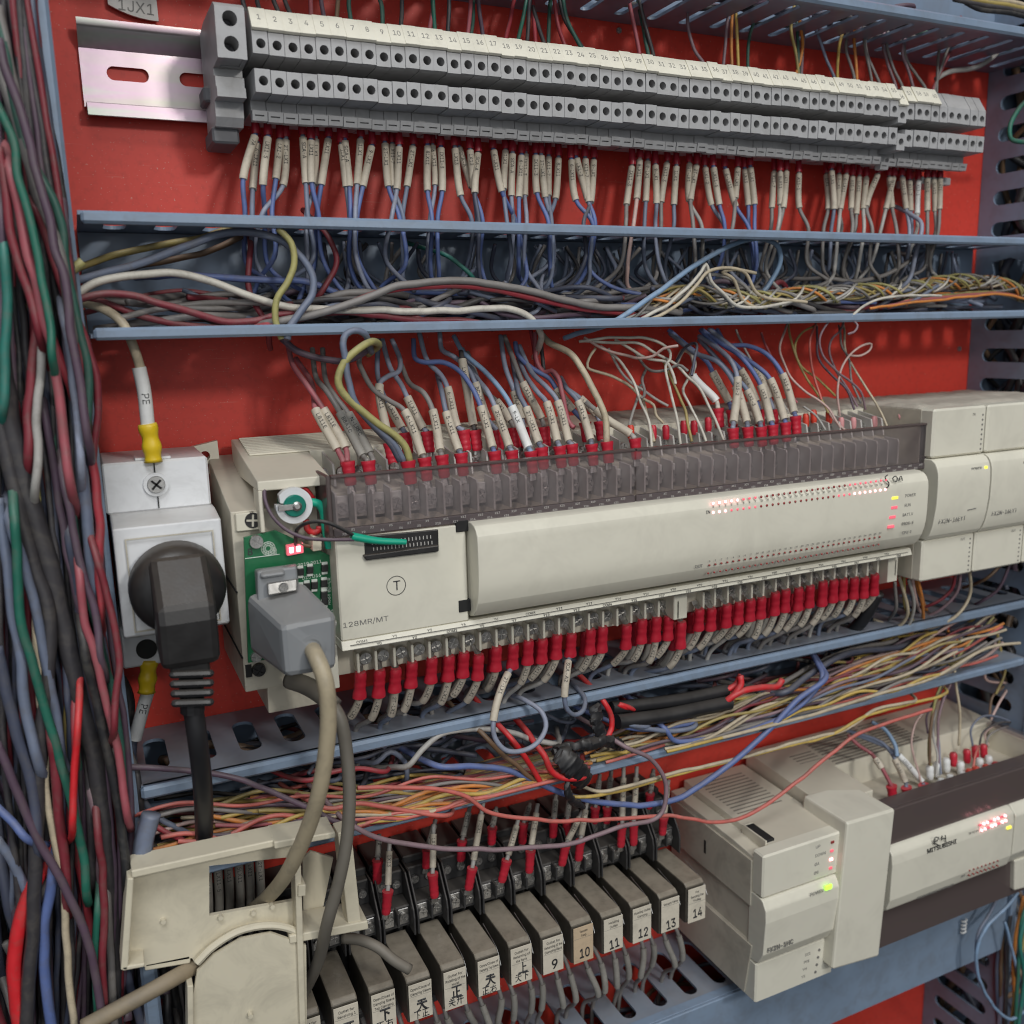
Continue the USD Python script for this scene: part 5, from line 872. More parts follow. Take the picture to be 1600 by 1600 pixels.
wire('slate', np.array([U(*q) for q in ((580, 550, 50), (575, 531, 60), (567, 521, 64), (554, 516, 65), (541, 522, 65), (537, 537, 66), (541, 562, 66), (544, 594, 66), (554, 627, 66), (589, 668, 65), (615, 692, 65), (631, 720, 65))]), 1.35, 'slate blue wire looping up over the lip beside the earth wire', cat_='wire')
wire('dkslate', np.array([U(*q) for q in ((560, 640, 62), (589, 672, 64), (612, 696, 65), (626, 720, 65))]), 1.2, 'dark slate wire lying along the underside of the earth wire')
wire('purple', px3(pairs('440,530 464,547 496,558 535,565 565,553 580,540'), 40, 52), 1.4, 'dusty purple wire sagging behind the loop left of the lugs')
wire('pinkw', px3(pairs('836,520 838,560 850,582 861,579 871,588 878,612 889,659 897,668'), 30, 52), 1.15, 'pinkish red wire hooking over between the sleeved wires')
wire('red', px3(pairs('829,515 834,545 839,580'), 24, 28), 1.0, 'thin red wire hanging below the lip near the middle'); wire('dark', px3(pairs('845,515 847,555 850,585'), 24, 28), 1.0, 'thin dark wire hanging below the lip near the middle')
wire('cream', np.array([U(*q) for q in ((842, 518, 30), (861, 536, 40), (891, 552, 50), (908, 573, 55), (927, 607, 60), (942, 641, 63), (947, 669, 64), (948, 692, 65))]), 1.5, 'stout cream wire bending down into the last front lug before the gap', cat_='wire')
lug_wire('short cream sleeved wire lying flat towards a single red lug right of the cream wire', None, 'lgrey', px3(pairs('915,628 930,640 948,655 985,678 992,685'), 52, 64), 1, 3, lugdir(U(992, 685, 64), 'f'), r=1.2, rs=2.0, code='')
t = thing('crimp_lug', 'red crimp lug under the curling earth wire at the front of the long controller', 'crimp lug'); P0 = U(637, 720, 65); obj('lug_body', sweep(np.array([P0 + (lugdir(P0, 'f') - P0) * q for q in np.linspace(0, 1, 9)]), 2.9 * np.array([1.14, 1.12, 1, .97, 1, .92, .97, .98, .9]), 12, 0.85), 'lug_red', t, smooth=40); obj('fork', sweep(np.array([lugdir(P0, 'f'), lugdir(P0, 'f') + [0.2, 0, -3]]), [1.5, 1.8], 6, 0.25), 'steel', t)
t = thing('crimp_lug', 'red crimp lug swallowing the stout cream wire', 'crimp lug'); P0 = U(948, 690, 65); obj('lug_body', sweep(np.array([P0 + (lugdir(P0, 'f') - P0) * q for q in np.linspace(0, 1, 9)]), 2.7 * np.array([1.14, 1.12, 1, .97, 1, .92, .97, .98, .9]), 12, 0.85), 'lug_red', t, smooth=40); obj('fork', sweep(np.array([lugdir(P0, 'f'), lugdir(P0, 'f') + [0.2, 0, -3]]), [1.5, 1.8], 6, 0.25), 'steel', t)
# right hand group: blue wires with cream sleeves
INR = '''1044,515 1080,545 1105,566|1113,581 1139,628|1143,640;blue;LX13-1;b
1046,520 1085,551 1122,566|1149,603 1167,660|1168,667;slate;LX13;f
1092,525 1139,560|1152,590 1146,660|1145,669;bgrey;X13-2;f
1092,530 1139,581|1167,609 1187,660|1189,667;slate;LX1-3;f
1094,515 1130,552|1156,577 1182,627|1186,640;blue;X13-4;b
1096,515 1130,539 1158,558|1188,601 1205,660|1207,664;blue;LX13;f
1107,515 1139,539|1177,573 1202,622|1208,640;bgrey;LX1-5;b
1111,515 1149,549 1186,575|1203,592 1226,656|1227,660;blue;LX13-7;f
1120,515 1136,538 1167,540 1196,552|1222,584 1241,645|1243,650;blue;X13-8;f
1057,567 1068,547 1079,552 1085,569|1082,586 1119,626|1122,638;white;;w'''
for i, l in enumerate(sorted(INR.split('\n'), key=lambda l: float(l.split(';')[0].split('|')[2].split(',')[0]))):
    path, col, code, row = l.split(';'); a, b, c = path.split('|'); pr = pairs(a) + pairs(b) + pairs(c); n = len(pr); na = len(pairs(a))
    e = 48 if row in 'bw' else 65; d = np.interp(np.arange(n), [0, na - 1, n - 1], [26, 0.45 * 26 + 0.55 * e, e]); P = np.array([U(x, y, q) for (x, y), q in zip(pr, d)])
    lab = 'white wire looping over into a bright white sleeve and a red lug' if row == 'w' else '%s wire in a ridged sleeve, %s in the right group above the long controller' % (CN[col], nth(i + 1))
    lug_wire(lab, None if row == 'w' else 'sleeved blue wires in the right group above the long controller', col, P, na, na + 1, lugdir(P[-1], row), r=1.2, rs=2.05, rl=2.75, sleeve='sleeve_white' if row == 'w' else 'sleeve', code=code)
# tangled thin white wires
TH = [('white', '915,533 960,535 999,536 1023,551 1055,569 1074,588 1092,605 1111,642 1132,690'), ('white', '905,534 945,528 984,528 1004,527 1036,539 1046,549 1047,562 1040,573 1045,605 1055,642 1064,695'), ('pale', '912,528 950,548 980,556 995,560 1019,557 1036,545 1060,540'), ('white', '938,540 965,560 980,580 991,600 1001,630 1014,657 1019,700'), ('lgrey', '950,545 970,580 986,597 1002,607 1023,622 1044,634'), ('cream', '930,545 921,560 919,574 940,583 980,600 1004,622 1021,633 1025,650 1036,662'), ('olive', '1036,560 1040,573 1055,603 1066,629 1072,648 1081,690'), ('white', '1080,580 1074,594 1068,612 1079,635 1092,661 1104,690'), ('grey', '990,545 1000,562 1010,575 1020,580 1040,578 1060,570 1075,580'), ('grey', '1010,575 1004,592 1008,612 1003,622'), ('white', '960,530 985,545 1010,560 1040,565 1050,580 1055,600'), ('lgrey', '1000,600 990,640 985,660 982,675'), ('cream', '1003,620 1010,645 1016,668 1022,690'), ('dkslate', '1055,569 1070,543 1086,536 1088,550 1080,586')]
lastx = lambda q: pairs(q[1])[-1][0]
low_ = (TH[4][1], TH[5][1], TH[11][1])
for i, (c, s) in enumerate(sorted(TH, key=lastx)): wire(c, px3(pairs(s), 34, 62 if s not in low_ else 46), 0.72, '%s thin wire of the tangle above the long controller, ending %s from the left' % (CN[c], nth(i + 1)), 'tangled thin wires above the long controller', k=6)
for i, (x, y) in enumerate(((985, 664), (1020, 664), (1040, 664), (1068, 657), (1084, 657), (1106, 652), (1271, 640), (1295, 641), (1259, 646))):
    P0 = U(x, y, 50); o = i in (0, 6, 8); obj('small_ferrule', sweep(np.array([P0 + [0, -0.6 * q, -7.0 * q] for q in np.linspace(0, 1, 7)]), [1.2, 1.7, 1.75, 1.7, 1.75, 1.7, 1.3], 10), 'lug_orange' if o or i > 5 else 'lug_red', smooth=40, label='small %s ferrule standing behind the smoky cover, %s from the left' % ('orange red' if o or i > 5 else 'red', nth(i + 1)), category='ferrule', group='small ferrules behind the smoky cover')
for i, (x, y) in enumerate(((1314, 652), (1333, 652), (1366, 650))):
    P0 = U(x, y, 52); obj('small_ferrule', sweep(np.array([P0 + [0, -0.6 * q, -6.0 * q] for q in np.linspace(0, 1, 6)]), [1.1, 1.6, 1.65, 1.6, 1.6, 1.2], 10), 'pink', smooth=40, label='dusty pink ferrule, %s of three near the right end of the cover' % nth(i + 1), category='ferrule', group='dusty pink ferrules')
CW = [('pale', '1230,505 1226,518 1219,538 1221,559 1235,588 1261,613 1291,636 1314,668', 26, 62), ('olive', '1232,505 1233,520 1242,553 1261,594 1284,625 1294,645', 26, 52), ('olive', '1276,508 1251,522 1242,543 1251,571 1279,594 1305,618', 28, 46), ('salmon', '1276,505 1266,532 1267,564 1273,592 1284,625', 30, 50), ('purple', '1276,510 1277,529 1279,559 1300,587 1321,606 1335,640', 26, 52), ('mauve', '1326,522 1336,517 1340,508 1326,496 1308,494 1291,508 1281,529 1286,555 1308,580 1345,612 1352,640', 62, 52), ('mauve', '1318,505 1312,517 1298,532 1296,553 1305,578 1326,609 1340,636', 28, 50), ('pale', '1312,650 1308,611 1314,578 1326,557 1345,541 1361,538 1359,547 1345,556 1325,556', 54, 50), ('cream', '1318,505 1319,520 1322,550 1336,578 1357,613 1375,641 1386,666', 26, 62), ('grey', '1310,508 1312,518 1315,541 1326,560 1331,595 1345,630', 26, 50), ('pinkw', '1190,520 1194,535 1206,560 1225,600 1245,630', 26, 48), ('lgrey', '1150,515 1156,530 1178,570 1205,600 1230,640', 26, 46), ('lgrey', '1255,635 1275,650 1290,672', 50, 62), ('pale', '1293,640 1305,658 1322,674', 50, 62)]
for i, (c, s, a, b) in enumerate(sorted(CW, key=lastx)): wire(c, px3(pairs(s), a, b), 0.62, '%s hair-thin wire ending %s from the left, above the right end of the controller' % (CN[c], nth(i + 1)), 'thin coloured wires above the right end', k=6)
t = thing('crimp_lug', 'faded pinkish lug peeping out at the right end of the smoky cover', 'crimp lug'); obj('lug_body', tube(PTS('1405,652,60 1430,646,66 1447,642,70'), 2.6, 12), 'pink', t, smooth=40)

# ---------------------------------------------------------------- output wires of the long controller
LG = [(563.6, 1049.5, 1089), (593.5, 1046, 1087), (618.6, 1044, 1079), (644, 1034, 1072), (675, 1027, 1065), (702, 1024, 1061.6), (725, 1018.6, 1056), (748, 1022, 1060), (776, 1010, 1046), (802.5, 1006.6, 1042.7), (826, 1000, 1036), (848, 998, 1034), (870.6, 991, 1027), (893, 989, 1024), (923, 982.5, 1020), (942, 979, 1017), (979.5, 975.6, 1011.7), (1003.6, 967, 1003), (1026, 963.6, 999.7), (1045, 962, 998),
      (1065, 971, 1011), (1093, 951, 983), (1112, 950, 983), (1136, 944, 978), (1155, 940, 973), (1173, 936, 968), (1190, 933, 964), (1211.6, 925, 959), (1228, 921, 954), (1248, 918, 952), (1266, 914.6, 947), (1286, 908, 945), (1303, 906, 939), (1318, 904, 935), (1335, 902.5, 933), (1351, 902, 932), (1367, 897, 928)]
for i, (x, y0, y1) in enumerate(LG):
    r = random.Random(i + 60); dk = 65 if i < 20 else 66
    A, B = U(x, y0, dk), U(x - 2, y1, dk - 2); u = (B - A) / np.linalg.norm(B - A); code = None
    if i == 13: P = np.array([B, *[U(*q) for q in ((888, 1034, 66), (886, 1050, 70), (882, 1088, 72), (886, 1108, 72), (898, 1117, 71), (911, 1110, 69), (914, 1092, 64), (904, 1078, 56), (892, 1066, 44))]]); i0, i1, col, code = 1, 3, 'slate', 'SCA-A2'
    elif i == 9: P = np.array([B, *[U(*q) for q in ((794, 1052, 66), (780, 1086, 70), (771, 1126, 74), (773, 1152, 75), (790, 1172, 76), (816, 1173, 76), (840, 1160, 75), (853, 1135, 73), (846, 1112, 70), (820, 1094, 62), (800, 1086, 50))]]); i0, i1, col = 1, 3, 'bgrey'
    else:
        dx = r.uniform(-7, -1) - (2 if i < 10 else 4); S1 = B + np.array([dx * 0.45, r.uniform(1, 5), -r.uniform(8.5, 11.5)]); E = S1 + np.array([dx * 0.7, r.uniform(8, 16), -7 - r.uniform(0, 3)]); F = E + np.array([r.uniform(-3, 3), 3, -12])
        P = np.array([B + (A - B) * 0.2, B - [0, 0, 0.8], S1, E, F]); i0, i1, col = 1, 2, r.choice(['grey', 'lgrey', 'slate', 'grey'])
    spec_ = {9: 'sleeved wire making a big grey loop in front of the lower duct', 13: 'wire with a sleeve printed SCA-A2 curling in front of the duct'}.get(i)
    t = lug_wire(spec_ or '%s wire in a red lug, %s from the left under the long controller' % (CN[col], nth(i + 1)), 'lugged wires under the long controller', col, P, i0, i1, None, r=1.15, rs=1.75, sleeve='sleeve_dusty' if i not in (9, 13) else 'sleeve', code=code)
    n = 17; L = np.array([A + (B - A) * k / (n - 1) for k in range(n)]); w = 2.7 if i < 21 else 2.75; LP = np.interp(np.linspace(0, 8, 17), np.arange(9), [0.82, 0.99, 1.0, 0.92, 1.0, 0.93, 1.0, 1.12, 1.16])
    obj('lug', sweep(L, w * LP, 12, 0.85), 'lug_red', t, smooth=40)
    obj('fork', sweep(np.array([A + u * 0.4, A - u * 1.4 + [0, 2.8, 0], A - u * 3.0 + [0, 4.6, 0]]), [1.4, 1.7, 1.8], 6, 0.25), 'steel', t)
    if i % 3 != 1 and i not in (9, 13) and i < 36:     # a second wire behind the front one
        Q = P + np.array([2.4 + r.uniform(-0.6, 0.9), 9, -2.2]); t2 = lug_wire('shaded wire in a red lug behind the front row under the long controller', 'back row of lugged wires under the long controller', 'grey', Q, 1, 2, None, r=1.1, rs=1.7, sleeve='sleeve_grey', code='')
        obj('lug', sweep(L + [2.4, 9, -4.0], 2.6 * LP, 12, 0.85), 'lug_red', t2, smooth=40)
obj('black_hose', tube(PTS('1372,925,62 1350,965,56 1325,992,44 1300,1010,30'), 3.6, 12), 'black_rubber', smooth=True, label='black hose bending away at the right end of the output row', category='hose')
for i, (c, s) in enumerate((('orange', '1420,850 1426,866 1432,909 1442,951 1438,978 1420,990'), ('cream', '1514,880 1515,930 1492,964 1446,982 1420,976'), ('mauve', '1501,880 1495,925 1464,956 1428,968'), ('dkred', '1496,880 1486,922 1450,946 1425,950'), ('purple', '1580,876 1560,920 1533,940 1515,948'), ('olive', '1412,890 1414,945 1424,966 1432,985'), ('lgrey', '1420,905 1428,950 1412,984 1375,986'), ('cream', '1405,900 1418,960 1400,980 1365,968'), ('brown', '1566,880 1540,905 1505,918'), ('pale', '1424,895 1430,935 1440,960'), ('grey', '1398,910 1400,950 1385,972'), ('orange', '1427,872 1440,930 1448,955'))):
    wire(c, px3(pairs(s), 66, 44, 62), 0.95, '%s wire, %s of the loose ones drooping under the extension units' % (CN[c], nth(i + 1)), 'loose wires under the extension units')

# ---------------------------------------------------------------- heap of wires in the duct below
base_l = px3(pairs('196,1292 260,1284 340,1276 440,1262 540,1254 640,1244 740,1234 830,1218 905,1192'), 46, 46); base_r = px3(pairs('905,1192 970,1172 1060,1150 1150,1118 1240,1092 1330,1064 1420,1030 1500,1000 1560,975'), 46, 44)
pal_l = ['salmon', 'salmon', 'yellow', 'cream', 'olive', 'orange', 'purple', 'dkred', 'yellow', 'cream', 'pinkw', 'grey', 'brown', 'olive', 'salmon', 'orange', 'yellow', 'dkslate', 'pale', 'red']
pal_r = ['yellow', 'orange', 'cream', 'olive', 'salmon', 'dkred', 'yellow', 'slate', 'grey', 'pale', 'cream', 'dkslate', 'orange', 'mauve', 'yg', 'purple']
def heap(base, pal, n, seed, where, rz, name):
    for i in range(n):
        r = random.Random(i + seed); C = spline(base, 3.2); m = len(C); o = np.array([r.uniform(-rz, rz), r.uniform(-1, 1)]); s = np.arange(m) * 3.2
        wz = o[0] + 2.6 * np.sin(s / r.uniform(16, 34) + r.uniform(0, 6)) + 1.6 * np.sin(s / r.uniform(7, 14) + r.uniform(0, 6)); fr = (rz + 6 - abs(o[0])) * 2.0
        wd = fr * o[1] * 0.9 + 3 * np.sin(s / 26 + r.uniform(0, 6)) + 6
        C = C + np.c_[np.zeros(m), -wd * 0.75, wz]; C[:, 2] = np.maximum(C[:, 2], -207.0); C[:, 1] = np.maximum(C[:, 1], -66)
        a, b = sorted((r.randint(0, int(m * 0.25)), r.randint(int(m * 0.72), m))); c = pal[i % len(pal)]
        obj('duct_wire', sweep(C[a:b], r.uniform(0.8, 1.0), 7), 'wire_' + c, smooth=True, label='%s wire in the heap %s' % (CN[c].replace(' earth', ''), where), category='wire', group='%s wires heaped %s' % (CN[c], name))
heap(base_l, pal_l, 80, 3000, 'left of the black tape in the lower duct', 12, 'left of the black tape')
heap(base_r, pal_r, 74, 4000, 'right of the black tape in the lower duct', 12, 'right of the black tape')
for i in range(52):
    r = random.Random(i + 5000); xa = r.uniform(6, 400); zz = r.uniform(-204, -176); P = np.array([[xa + 20 * k, -r.uniform(5, 44), np.clip(zz + r.uniform(-5, 5), -206, -175.5)] for k in range(6)])
    wire(r.choice(['dark', 'black', 'dkslate', 'purple', 'slate', 'dkred']), P, r.uniform(0.9, 1.3), 'dusty dark wire behind the heap in the duct under the long controller', 'dark wires behind the heap')
FR = [('blue', '690,1198 740,1197 790,1202 830,1218 865,1234 900,1246 930,1252 1000,1258 1060,1247 1130,1202 1200,1142 1245,1094 1290,1060', 60, 66, 1.7, 'long blue wire sagging in front of the heap'), ('salmon', '560,1232 620,1230 690,1234 730,1246 765,1268 850,1281 950,1281 1050,1275 1110,1284 1165,1276 1235,1230 1290,1185 1335,1150 1390,1128 1455,1108', 70, 66, 1.15, 'long salmon red wire hanging loosely across to the smaller controller'),
      ('mauve', '548,1288 600,1312 690,1325 800,1326 900,1316 970,1292 1030,1274 1041,1232 1020,1190 975,1166', 72, 68, 1.3, 'mauve wire sagging in front of the relays and hooking up'), ('purple', '196,1196 300,1204 395,1224 470,1258 545,1290', 60, 72, 1.35, 'purple wire slanting down across the heap at the left'), ('slate', '1010,1135 980,1132 1040,1142 1085,1136', 62, 62, 1.4, 'short bright blue wire behind the taped leads'),
      ('blue', '975,1136 1020,1140 1060,1134 1085,1128', 60, 58, 1.4, 'bright blue wire under the taped leads'), ('blue', '1040,1140 1052,1156 1100,1156 1150,1148 1195,1132 1230,1116 1262,1092 1285,1058', 62, 64, 1.5, 'blue wire lying on the yellow wires'), ('dkslate', '1225,1082 1262,1056 1320,1022 1400,1012 1460,996 1520,970', 60, 40, 2.0, 'thick dark slate cable climbing to the right'), ('grey', '1200,1075 1270,1040 1330,1015 1400,1000', 50, 40, 1.6, 'grey cable climbing beside the dark slate one'),
      ('yellow', '900,1245 960,1238 1050,1212 1145,1188 1230,1166 1300,1148 1350,1120 1420,1100 1480,1082', 64, 62, 1.05, 'yellow wire edging the heap above the counter module'), ('cream', '940,1236 1060,1206 1150,1186 1200,1172 1280,1150 1320,1140 1370,1108 1430,1094', 64, 62, 1.05, 'cream wire twisting with the yellow one above the counter module'), ('red', '245,1292 300,1318 345,1330 400,1324 470,1304', 58, 62, 1.3, 'red wire bowing low at the left of the heap'), ('slate', '245,1275 290,1300 330,1318 375,1316', 56, 60, 1.4, 'slate wire bowing low at the left of the heap'),
      ('red', '480,1220 520,1206 560,1200 600,1206', 56, 54, 1.3, 'red wire at the top left of the heap'), ('salmon', '510,1262 570,1256 640,1268 700,1274', 66, 66, 1.2, 'salmon wire ending short in front of the heap'), ('lgrey', '640,1195 660,1172 690,1148 730,1140 790,1142 830,1155 870,1162', 60, 58, 1.5, 'grey wire arching behind the big loop'), ('redb', '800,1155 815,1175 835,1205 845,1222', 66, 64, 1.5, 'red wire stub slanting beside the tape'), ('brown', '762,1155 790,1182 825,1210 850,1225', 64, 62, 1.3, 'brown wire slanting beside the tape'), ('redb', '850,1180 862,1205 880,1215 910,1215', 68, 70, 1.7, 'bright red wire hooking under the black tape'), ('redb', '945,1098 955,1118 955,1140 948,1152', 60, 62, 1.6, 'red wire diving behind the black tape'), ('redb', '980,1106 965,1100 990,1108', 58, 58, 1.4, 'short red stub above the black tape'), ('slate', '590,1190 610,1175 632,1190 636,1215', 48, 48, 1.4, 'dark looped wire at the back of the heap')]
for i, (c, s, a, b, r, l) in enumerate(FR): wire(c, tuck(px3(pairs(s), a, b), True, True, 26, 9) if i not in (1,) else px3(pairs(s), a, b), r * 0.88, l)
tp = thing('taped_splice', 'crumpled black insulating tape round the wires in the middle of the lower duct', 'tape')
def tape(s, r, flat, seed, turns):
    C = spline(PTS(s), 0.8); n = len(C); t = np.arange(n) / n; q = (t * turns) % 1
    R = r * (0.86 + 0.18 * q + 0.22 * (meshkit.noise(np.c_[t * 7, t * 0, t * 0 + seed], seed) - 0.5)) * np.minimum(1, np.minimum(t, 1 - t) * 14 + 0.45)
    v, f = sweep(C, R, 14, flat); w = meshkit.noise(v * 0.55 + seed, seed) - 0.5
    return v + np.c_[w, w * 0.6, meshkit.noise(v * 0.6 + seed + 9, seed) - 0.5] * 1.7, f
obj('tape_wrap', tape('862,1176,62 890,1168,66 925,1162,66 950,1158,64 970,1164,60', 3.0, 0.8, 3, 9), 'black_rubber', tp, smooth=30)
obj('tape_wrap', tape('872,1172,66 886,1188,70 902,1206,70 914,1222,66', 5.6, 0.45, 8, 6), 'black_rubber', tp, smooth=30)
obj('tape_wrap', tape('890,1212,68 886,1232,70 893,1250,68 912,1262,62', 2.0, 0.6, 5, 5), 'black_rubber', tp, smooth=30)
obj('tape_wrap', tape('930,1100,60 932,1125,62 940,1150,62', 3.4, 0.5, 6, 4), 'black_rubber', tp, smooth=30)
for i, (s, l) in enumerate((('955,1106,56 1010,1100,56 1070,1092,56 1135,1078,56', 'upper'), ('965,1128,60 1040,1118,60 1090,1108,60 1140,1098,60', 'lower'))):
    t = thing('taped_lead', '%s of two black taped leads with bare red ends in the lower duct' % l, 'lead'); obj('tape_sleeve', tube(PTS(s), 3.6 if i else 3.2, 12), 'black_rubber', t, smooth=40)
    for q in ((('1128,1102,60 1142,1090,62 1160,1080,63 1190,1074,63 1215,1072,62 1222,1062,61', '1136,1098,60 1150,1082,62 1158,1068,62 1156,1056,61')) if i else ('1130,1080,57 1150,1070,58 1158,1054,58',)): obj('red_lead', tube(PTS(q), 1.7, 10), 'wire_redb', t, smooth=True)
for i, (c, s, a, b) in enumerate((('brown', '1556,968 1520,1000 1480,1060 1462,1100 1454,1140 1452,1200'.replace('1452,1200', '1453,1195'), 50, 62), ('yg', '1552,965 1510,1010 1470,1070 1456,1120 1452,1180 1458,1215', 52, 62), ('mauve', '1520,1015 1490,1060 1470,1105 1465,1160 1468,1205', 50, 60), ('cream', '1490,1020 1492,1060 1500,1110 1499,1165', 54, 60), ('pale', '1560,990 1540,1060 1575,1070 1560,1100 1548,1125', 40, 50), ('brown', '1562,1000 1552,1030 1572,1065 1550,1090 1546,1118', 38, 48), ('olive', '1556,980 1565,1020 1570,1050 1556,1085', 42, 46), ('slate', '1545,975 1500,1010 1450,1050', 48, 54), ('lblue', '1562,978 1520,1005 1470,1040 1420,1068', 46, 54), ('orange', '1480,985 1500,1010 1490,1040 1440,1075', 46, 52))):
    wire(c, px3(pairs(s), a, b), 0.8, '%s wire, %s in the fan right in the lower duct' % (CN[c], nth(i + 1)), 'fan of wires at the right end of the lower duct')

for i in range(16):
    r = random.Random(i + 5600); xa = r.uniform(2, 60); P = np.array([[xa + 18 * k, -r.uniform(14, 44), r.uniform(-184, -174.5)] for k in range(5)])
    wire(r.choice(['dark', 'black', 'dkslate', 'brown']), P, r.uniform(1.4, 2.2), 'dusty dark wire just under the slots left in the lower duct', 'dark wires under the slots of the lower duct')
# ---------------------------------------------------------------- relay socket wires
RW = '''608,1330 606,1392 603,1427 44;677,1303 676,1365 679,1401 44;752,1272 738,1356 732,1389 44;807,1290 792,1344 784,1377 44;838,1270 829,1329 827,1362 44;905,1278 884,1320 878,1351 44;915,1266 907,1313 904,1343 44;974,1215 972,1289 970,1322 44;994,1215 990,1286 990,1319 44;1043,1230 1037,1277 1035,1303 44;
592,1312 590,1344 589,1379 32;678,1290 668,1327 666,1355 32;732,1270 722,1313 720,1344 32;774,1268 769,1293 768,1318 32;826,1262 818,1286 816,1317 32;868,1250 865,1282 864,1307 32;890,1245 886,1282 885,1303 32;936,1220 930,1262 929,1285 32;954,1215 949,1262 948,1285 32;1020,1210 1016,1240 1014,1262 32'''
for i, l in enumerate(RW.replace('\n', '').split(';')):
    w = l.split(); d = float(w[3]); q = [tuple(map(float, a.split(','))) for a in w[:3]]; A, B, E = U(*q[0], d - 8), U(*q[1], d), U(*q[2], d - 1)
    up = A + (A - B) * 0.25; P = np.array([up, A, A * 0.8 + B * 0.2, B * 0.85 + A * 0.15, B]); low = i < 10
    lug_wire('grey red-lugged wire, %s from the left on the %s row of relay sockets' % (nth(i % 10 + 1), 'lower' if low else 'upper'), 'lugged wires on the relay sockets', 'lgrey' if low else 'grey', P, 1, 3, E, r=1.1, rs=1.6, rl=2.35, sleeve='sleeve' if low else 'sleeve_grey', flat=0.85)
for k in range(0, 13):
    xr = 70.6 + 16.87 * (k - 1); r = random.Random(k + 31)
    for j in range(2):
        P = np.array([[xr + 3 + 6 * j, -41, -318], [xr + 4 + 6 * j + r.uniform(-2, 2), -48, -328], [xr + 6 + 6 * j + r.uniform(-3, 4), -46 + r.uniform(-4, 4), -345], [xr + 9 + 6 * j + r.uniform(-3, 4), -36, -360], [xr + 10 + 6 * j, -30, -384]])
        lug_wire('dusty sleeved wire leaving a relay socket downwards into the bottom duct', 'dusty wires under the relays', 'grey', P, 1, 2, None, r=1.15, rs=1.7, sleeve='sleeve_grey', code='')
for i in range(22):
    r = random.Random(i + 6000); xa = r.uniform(20, 420); P = np.array([[xa + 26 * k, -r.uniform(12, 50), r.uniform(-404, -376)] for k in range(5)])
    wire(r.choice(['dark', 'brown', 'dkslate', 'grey', 'black', 'olive']), P, 1.2, 'dusty wire lying inside the covered bottom duct', 'wires inside the bottom duct')

# ---------------------------------------------------------------- smaller controller: lugs and thin wires
for i, (s, c, sl, lg) in enumerate((('1325,1148 1340,1163 1362,1178|1368,1186 1378,1200|1393,1228', 'pinkw', 'sleeve', 'lug_red'), ('1320,1140 1380,1162 1395,1180|1398,1186 1415,1222|1416,1230', 'slate', 'sleeve', 'lug_red'), ('1330,1145 1390,1170|1404,1180 1441,1222|1443,1226', 'slate', 'sleeve_white', 'lug_red'), ('1362,1130 1385,1140 1398,1162|1404,1180 1420,1200|1436,1222', 'lblue', 'sleeve', 'lug_red'))):
    a, b, c2 = s.split('|'); pr = pairs(a) + pairs(b) + pairs(c2); na = len(pairs(a)); P = px3(pr, 44, 66)
    if i != 3: lug_wire('%s wire, %s of the sleeved ones lugged to the smaller controller' % (CN[c], nth(i + 1)), 'lugged wires of the smaller controller', c, P, na, na + 1, P[-1] + [1.0, -0.5, -7.5], r=1.15, rs=1.9, rl=3.0, sleeve=sl, lug=lg, code=None if i != 2 else 'LX11-9')
    else: wire(c, px3(pairs('1362,1128 1385,1142 1398,1162 1402,1182'), 44, 58), 1.2, 'light blue wire arching into the white sleeve at the smaller controller')
for i, (x, y, d, m) in enumerate(((1452, 1201, 60, 0), (1464, 1196, 58, 0), (1478, 1190, 56, 0), (1470, 1222, 66, 0), (1484, 1216, 66, 0), (1504, 1212, 66, 0), (1489, 1181, 56, 1), (1510, 1176, 56, 1), (1523, 1170, 54, 1), (1536, 1168, 54, 1), (1514, 1207, 66, 2), (1524, 1203, 66, 2), (1540, 1200, 66, 2), (1555, 1196, 66, 1), (1530, 1190, 60, 0), (1544, 1186, 60, 0), (1500, 1195, 60, 0))):
    P0 = U(x, y, d); obj('small_ferrule', sweep(np.array([P0 + [0, -1.2 * q, 2.2 - 8.5 * q] for q in np.linspace(0, 1, 7)]), [1.7, 2.4, 2.35, 2.2, 2.3, 2.2, 1.6], 10), ['sleeve_white', 'lug_red', 'lug_orange'][m], smooth=40, label='small %s ferrule, %s of those on the smaller controller' % (['white', 'red', 'orange'][m], nth(i + 1)), category='ferrule', group='ferrules on the smaller controller')
for i, (c, s, a, b) in enumerate((('lgrey', '1462,1215 1465,1180 1458,1150 1462,1110', 64, 50), ('bgrey', '1470,1210 1468,1170 1465,1130 1475,1085', 62, 48), ('pale', '1440,1230 1432,1195 1424,1160 1430,1130 1445,1110', 62, 50), ('purple', '1450,1145 1448,1120 1470,1080', 50, 46), ('slate', '1520,1165 1517,1140 1530,1122 1560,1120 1585,1130', 54, 50), ('dark', '1530,1168 1535,1145 1560,1130 1590,1128', 54, 50), ('salmon', '1520,1205 1524,1180 1530,1165', 66, 58), ('lgrey', '1560,1196 1580,1188 1595,1170', 64, 56), ('grey', '1540,1168 1545,1150 1575,1135 1600,1132', 52, 48), ('pale', '1545,1165 1538,1150 1550,1135', 52, 46))):
    wire(c, px3(pairs(s), a, b), 0.65, '%s thin wire, %s of those at the smaller controller' % (CN[c], nth(i + 1)), 'thin wires at the smaller controller', k=6)

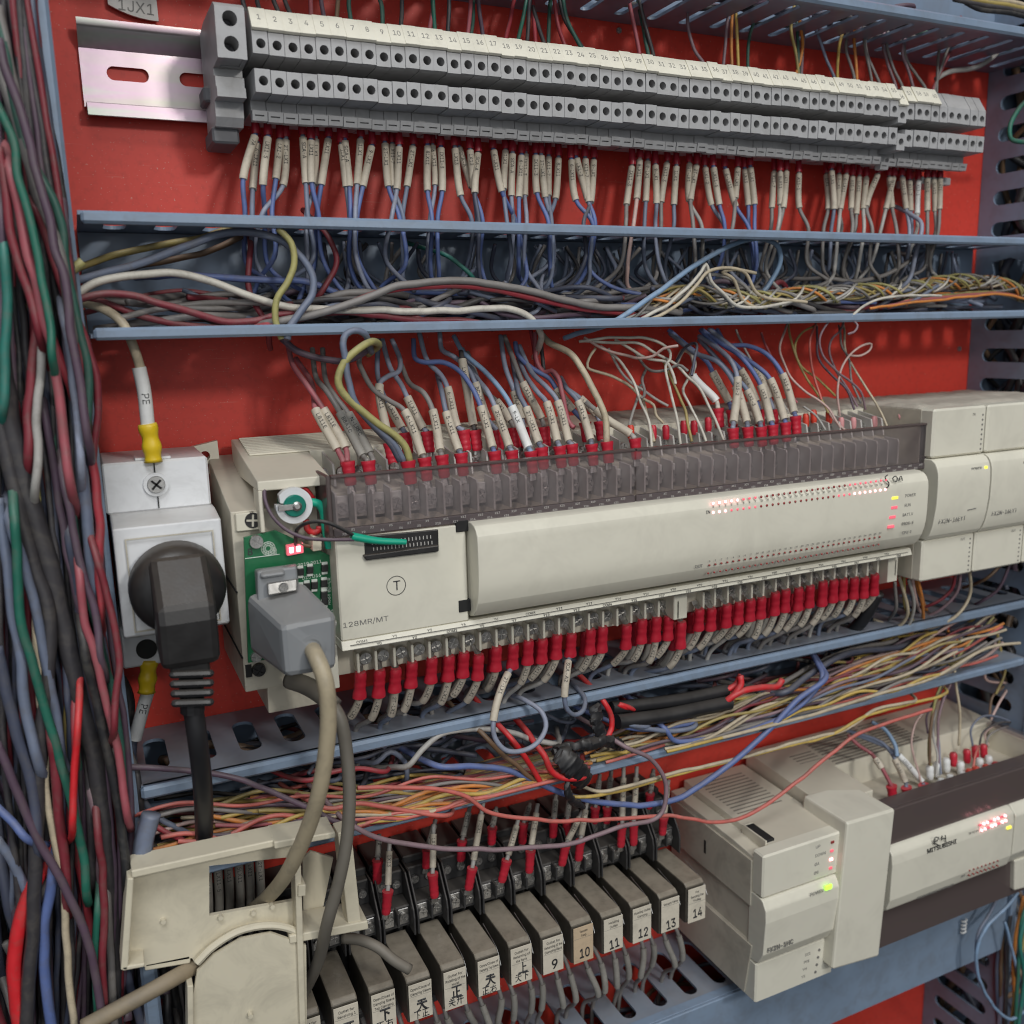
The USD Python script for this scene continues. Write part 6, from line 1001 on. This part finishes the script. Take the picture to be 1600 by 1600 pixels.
# ---------------------------------------------------------------- lower right corner and inside the right duct
for i, (c, s, a, b, r) in enumerate((('lblue', '1590,1395 1570,1420 1540,1450 1526,1490 1530,1530 1555,1575 1580,1592 1600,1580', 74, 74, 1.1), ('slate', '1560,1400 1545,1430 1528,1460 1526,1520', 72, 72, 1.0), ('teal', '1606,1420 1594,1470 1600,1530 1590,1610', 72, 76, 1.3), ('green', '1610,1400 1596,1440 1592,1500 1586,1610', 70, 74, 1.2), ('orange', '1600,1400 1586,1470 1584,1540 1590,1610', 66, 70, 1.2), ('dark', '1588,1390 1575,1460 1572,1540 1570,1610', 62, 66, 1.4), ('brown', '1582,1400 1566,1480 1566,1610', 58, 62, 1.4), ('dkslate', '1576,1420 1558,1500 1560,1610', 56, 60, 1.4), ('lblue', '1570,1440 1585,1500 1600,1560', 70, 72, 1.0), ('olive', '1604,1450 1590,1520 1580,1600', 68, 70, 1.0))):
    wire(c, px3(pairs(s), a, b), r, '%s wire, %s of those in the bottom right corner' % (CN[c], nth(i + 1)), 'wires in the bottom right corner')
wire('green', px3(pairs('1612,150 1590,172 1578,200 1580,216 1600,222 1620,220'), 40, 44), 1.3, 'dull green wire looping out of a slot of the right duct')
for i in range(100):
    r = random.Random(i + 7000); z0 = r.uniform(-420, 260); n = 6
    P = np.array([[r.uniform(529, 575), -r.uniform(5, 50), z0 - 38 * k] for k in range(n)])
    wire(r.choice(['dark', 'dark', 'black', 'dkslate', 'purple', 'brown']), P, r.uniform(1.6, 2.8), 'dark wire inside the slotted duct on the right', 'dark wires inside the right duct')
# sleeved wires and dark clutter seen through the square cut-out of the loose cover
for i in range(9):
    r = random.Random(i + 8000); x = 14 + 4.4 * i
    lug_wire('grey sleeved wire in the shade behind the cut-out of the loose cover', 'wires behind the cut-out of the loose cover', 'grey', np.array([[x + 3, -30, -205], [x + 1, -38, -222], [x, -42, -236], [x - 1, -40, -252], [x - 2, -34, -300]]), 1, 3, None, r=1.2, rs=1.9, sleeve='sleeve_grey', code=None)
for k in (-1, -2):
    xr = 70.6 + 16.87 * (k - 1); s = thing('relay_socket', 'black relay socket hidden behind the loose cover, %s from the left' % nth(3 + k), 'relay socket', 'relay sockets')
    obj('socket_base', box(xr - 1.6, xr + 13.6, -338, -252, 2, 24, 0.6), 'socket_black', s); obj('socket_tier', box(xr - 1.4, xr + 13.4, -279.5, -262, 24, 38, 0.6), 'socket_black', s)
